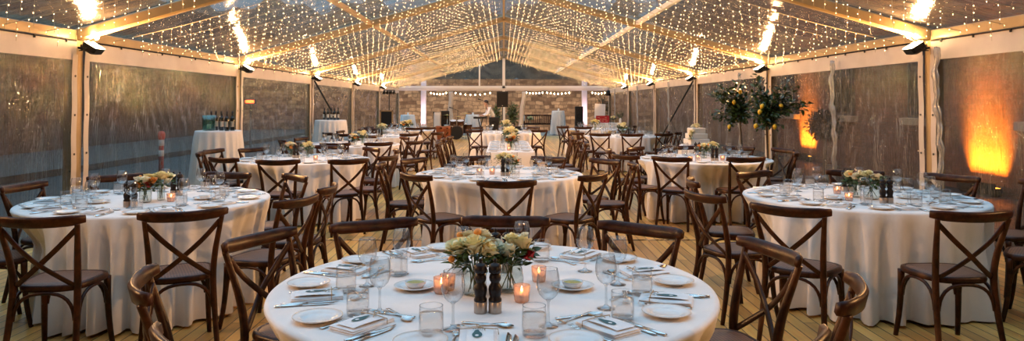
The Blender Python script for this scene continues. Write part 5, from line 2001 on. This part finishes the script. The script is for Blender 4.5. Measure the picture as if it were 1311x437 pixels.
L_(sp.outputs['Z'], el.inputs['Value'])
L_(cr.outputs['Color'], bg.inputs['Color'])
L_(el.outputs[0], bg.inputs['Strength'])


def spot(loc, to, e, col, deg, r=0.1, blend=0.6):
    d = bpy.data.lights.new('spot_light', 'SPOT')
    d.energy = e
    d.color = col
    d.spot_size = R(deg)
    d.spot_blend = blend
    d.shadow_soft_size = r
    o = bpy.data.objects.new('spot_light', d)
    COL.objects.link(o)
    o.location = loc
    o.rotation_euler = (Vector(to) - Vector(loc)).to_track_quat('-Z', 'Y').to_euler()


# patio floodlights on the sandstone, and pink uplights at the draped posts
for x, lab in ((-6.5, 'small patio floodlight past the left draped post, washing the stone wall'), (-1.2, 'small patio floodlight behind the keyboard player, washing the stone wall'), (4.4, 'small patio floodlight behind the speaker stack, washing the stone wall')):
    t = thing('patio_floodlight', lab, 'floodlight', (x, 37.4, -0.015))
    hb = MB().sweep([(0, -0.05, 0.12), (0, 0.05, 0.15)], rsec(2, 2, 0.1), [(0.10, 0.07), (0.13, 0.09)], up=(0, 0, 1), smooth=False).build('housing', M['black_metal'], t)
    MB().box((0, 0.056, 0.152), (0.22, 0.006, 0.14)).build('lens', M['lamp_face'], hb)
    MB().box((0, 0, 0.02), (0.16, 0.12, 0.04)).build('base_plate', M['black_metal'], t)
    spot((x, 37.55, 0.2), (x, 41, 1.7), 330, (1.0, 0.66, 0.42), 130)
for x, lab in ((-3.84, 'small pink uplight at the foot of the left draped post'), (3.86, 'small pink uplight at the foot of the right draped post')):
    t = thing('post_uplight', lab, 'uplight', (x, 33.05, 0))
    hb = MB().lathe([(0, 0.02), (0.05, 0.02), (0.06, 0.04), (0.06, 0.12), (0.052, 0.12), (0.05, 0.10)], 14).build('housing', M['black_metal'], t)
    MB().lathe([(0, 0.105), (0.051, 0.105)], 14).build('lens', M['pink_face'], hb)
    MB().lathe([(0, 0), (0.07, 0), (0.07, 0.02), (0, 0.02)], 14).build('base_plate', M['black_metal'], t)
    spot((x, 33.03, 0.16), (x, 34.0, 1.7), 190, (1.0, 0.70, 0.78), 80)

SC.view_settings.view_transform = 'Standard'
SC.view_settings.look = 'None'
SC.view_settings.gamma = 1.0
SC.view_settings.use_curve_mapping = False
SC.view_settings.exposure = 0.46
cy = SC.cycles
cy.use_denoising = True
cy.denoiser = 'OPENIMAGEDENOISE'
cy.transparent_max_bounces = 32
cy.max_bounces = 8
cy.diffuse_bounces = 3
cy.glossy_bounces = 3
cy.sample_clamp_indirect = 6.0
cy.caustics_reflective = False
cy.caustics_refractive = False
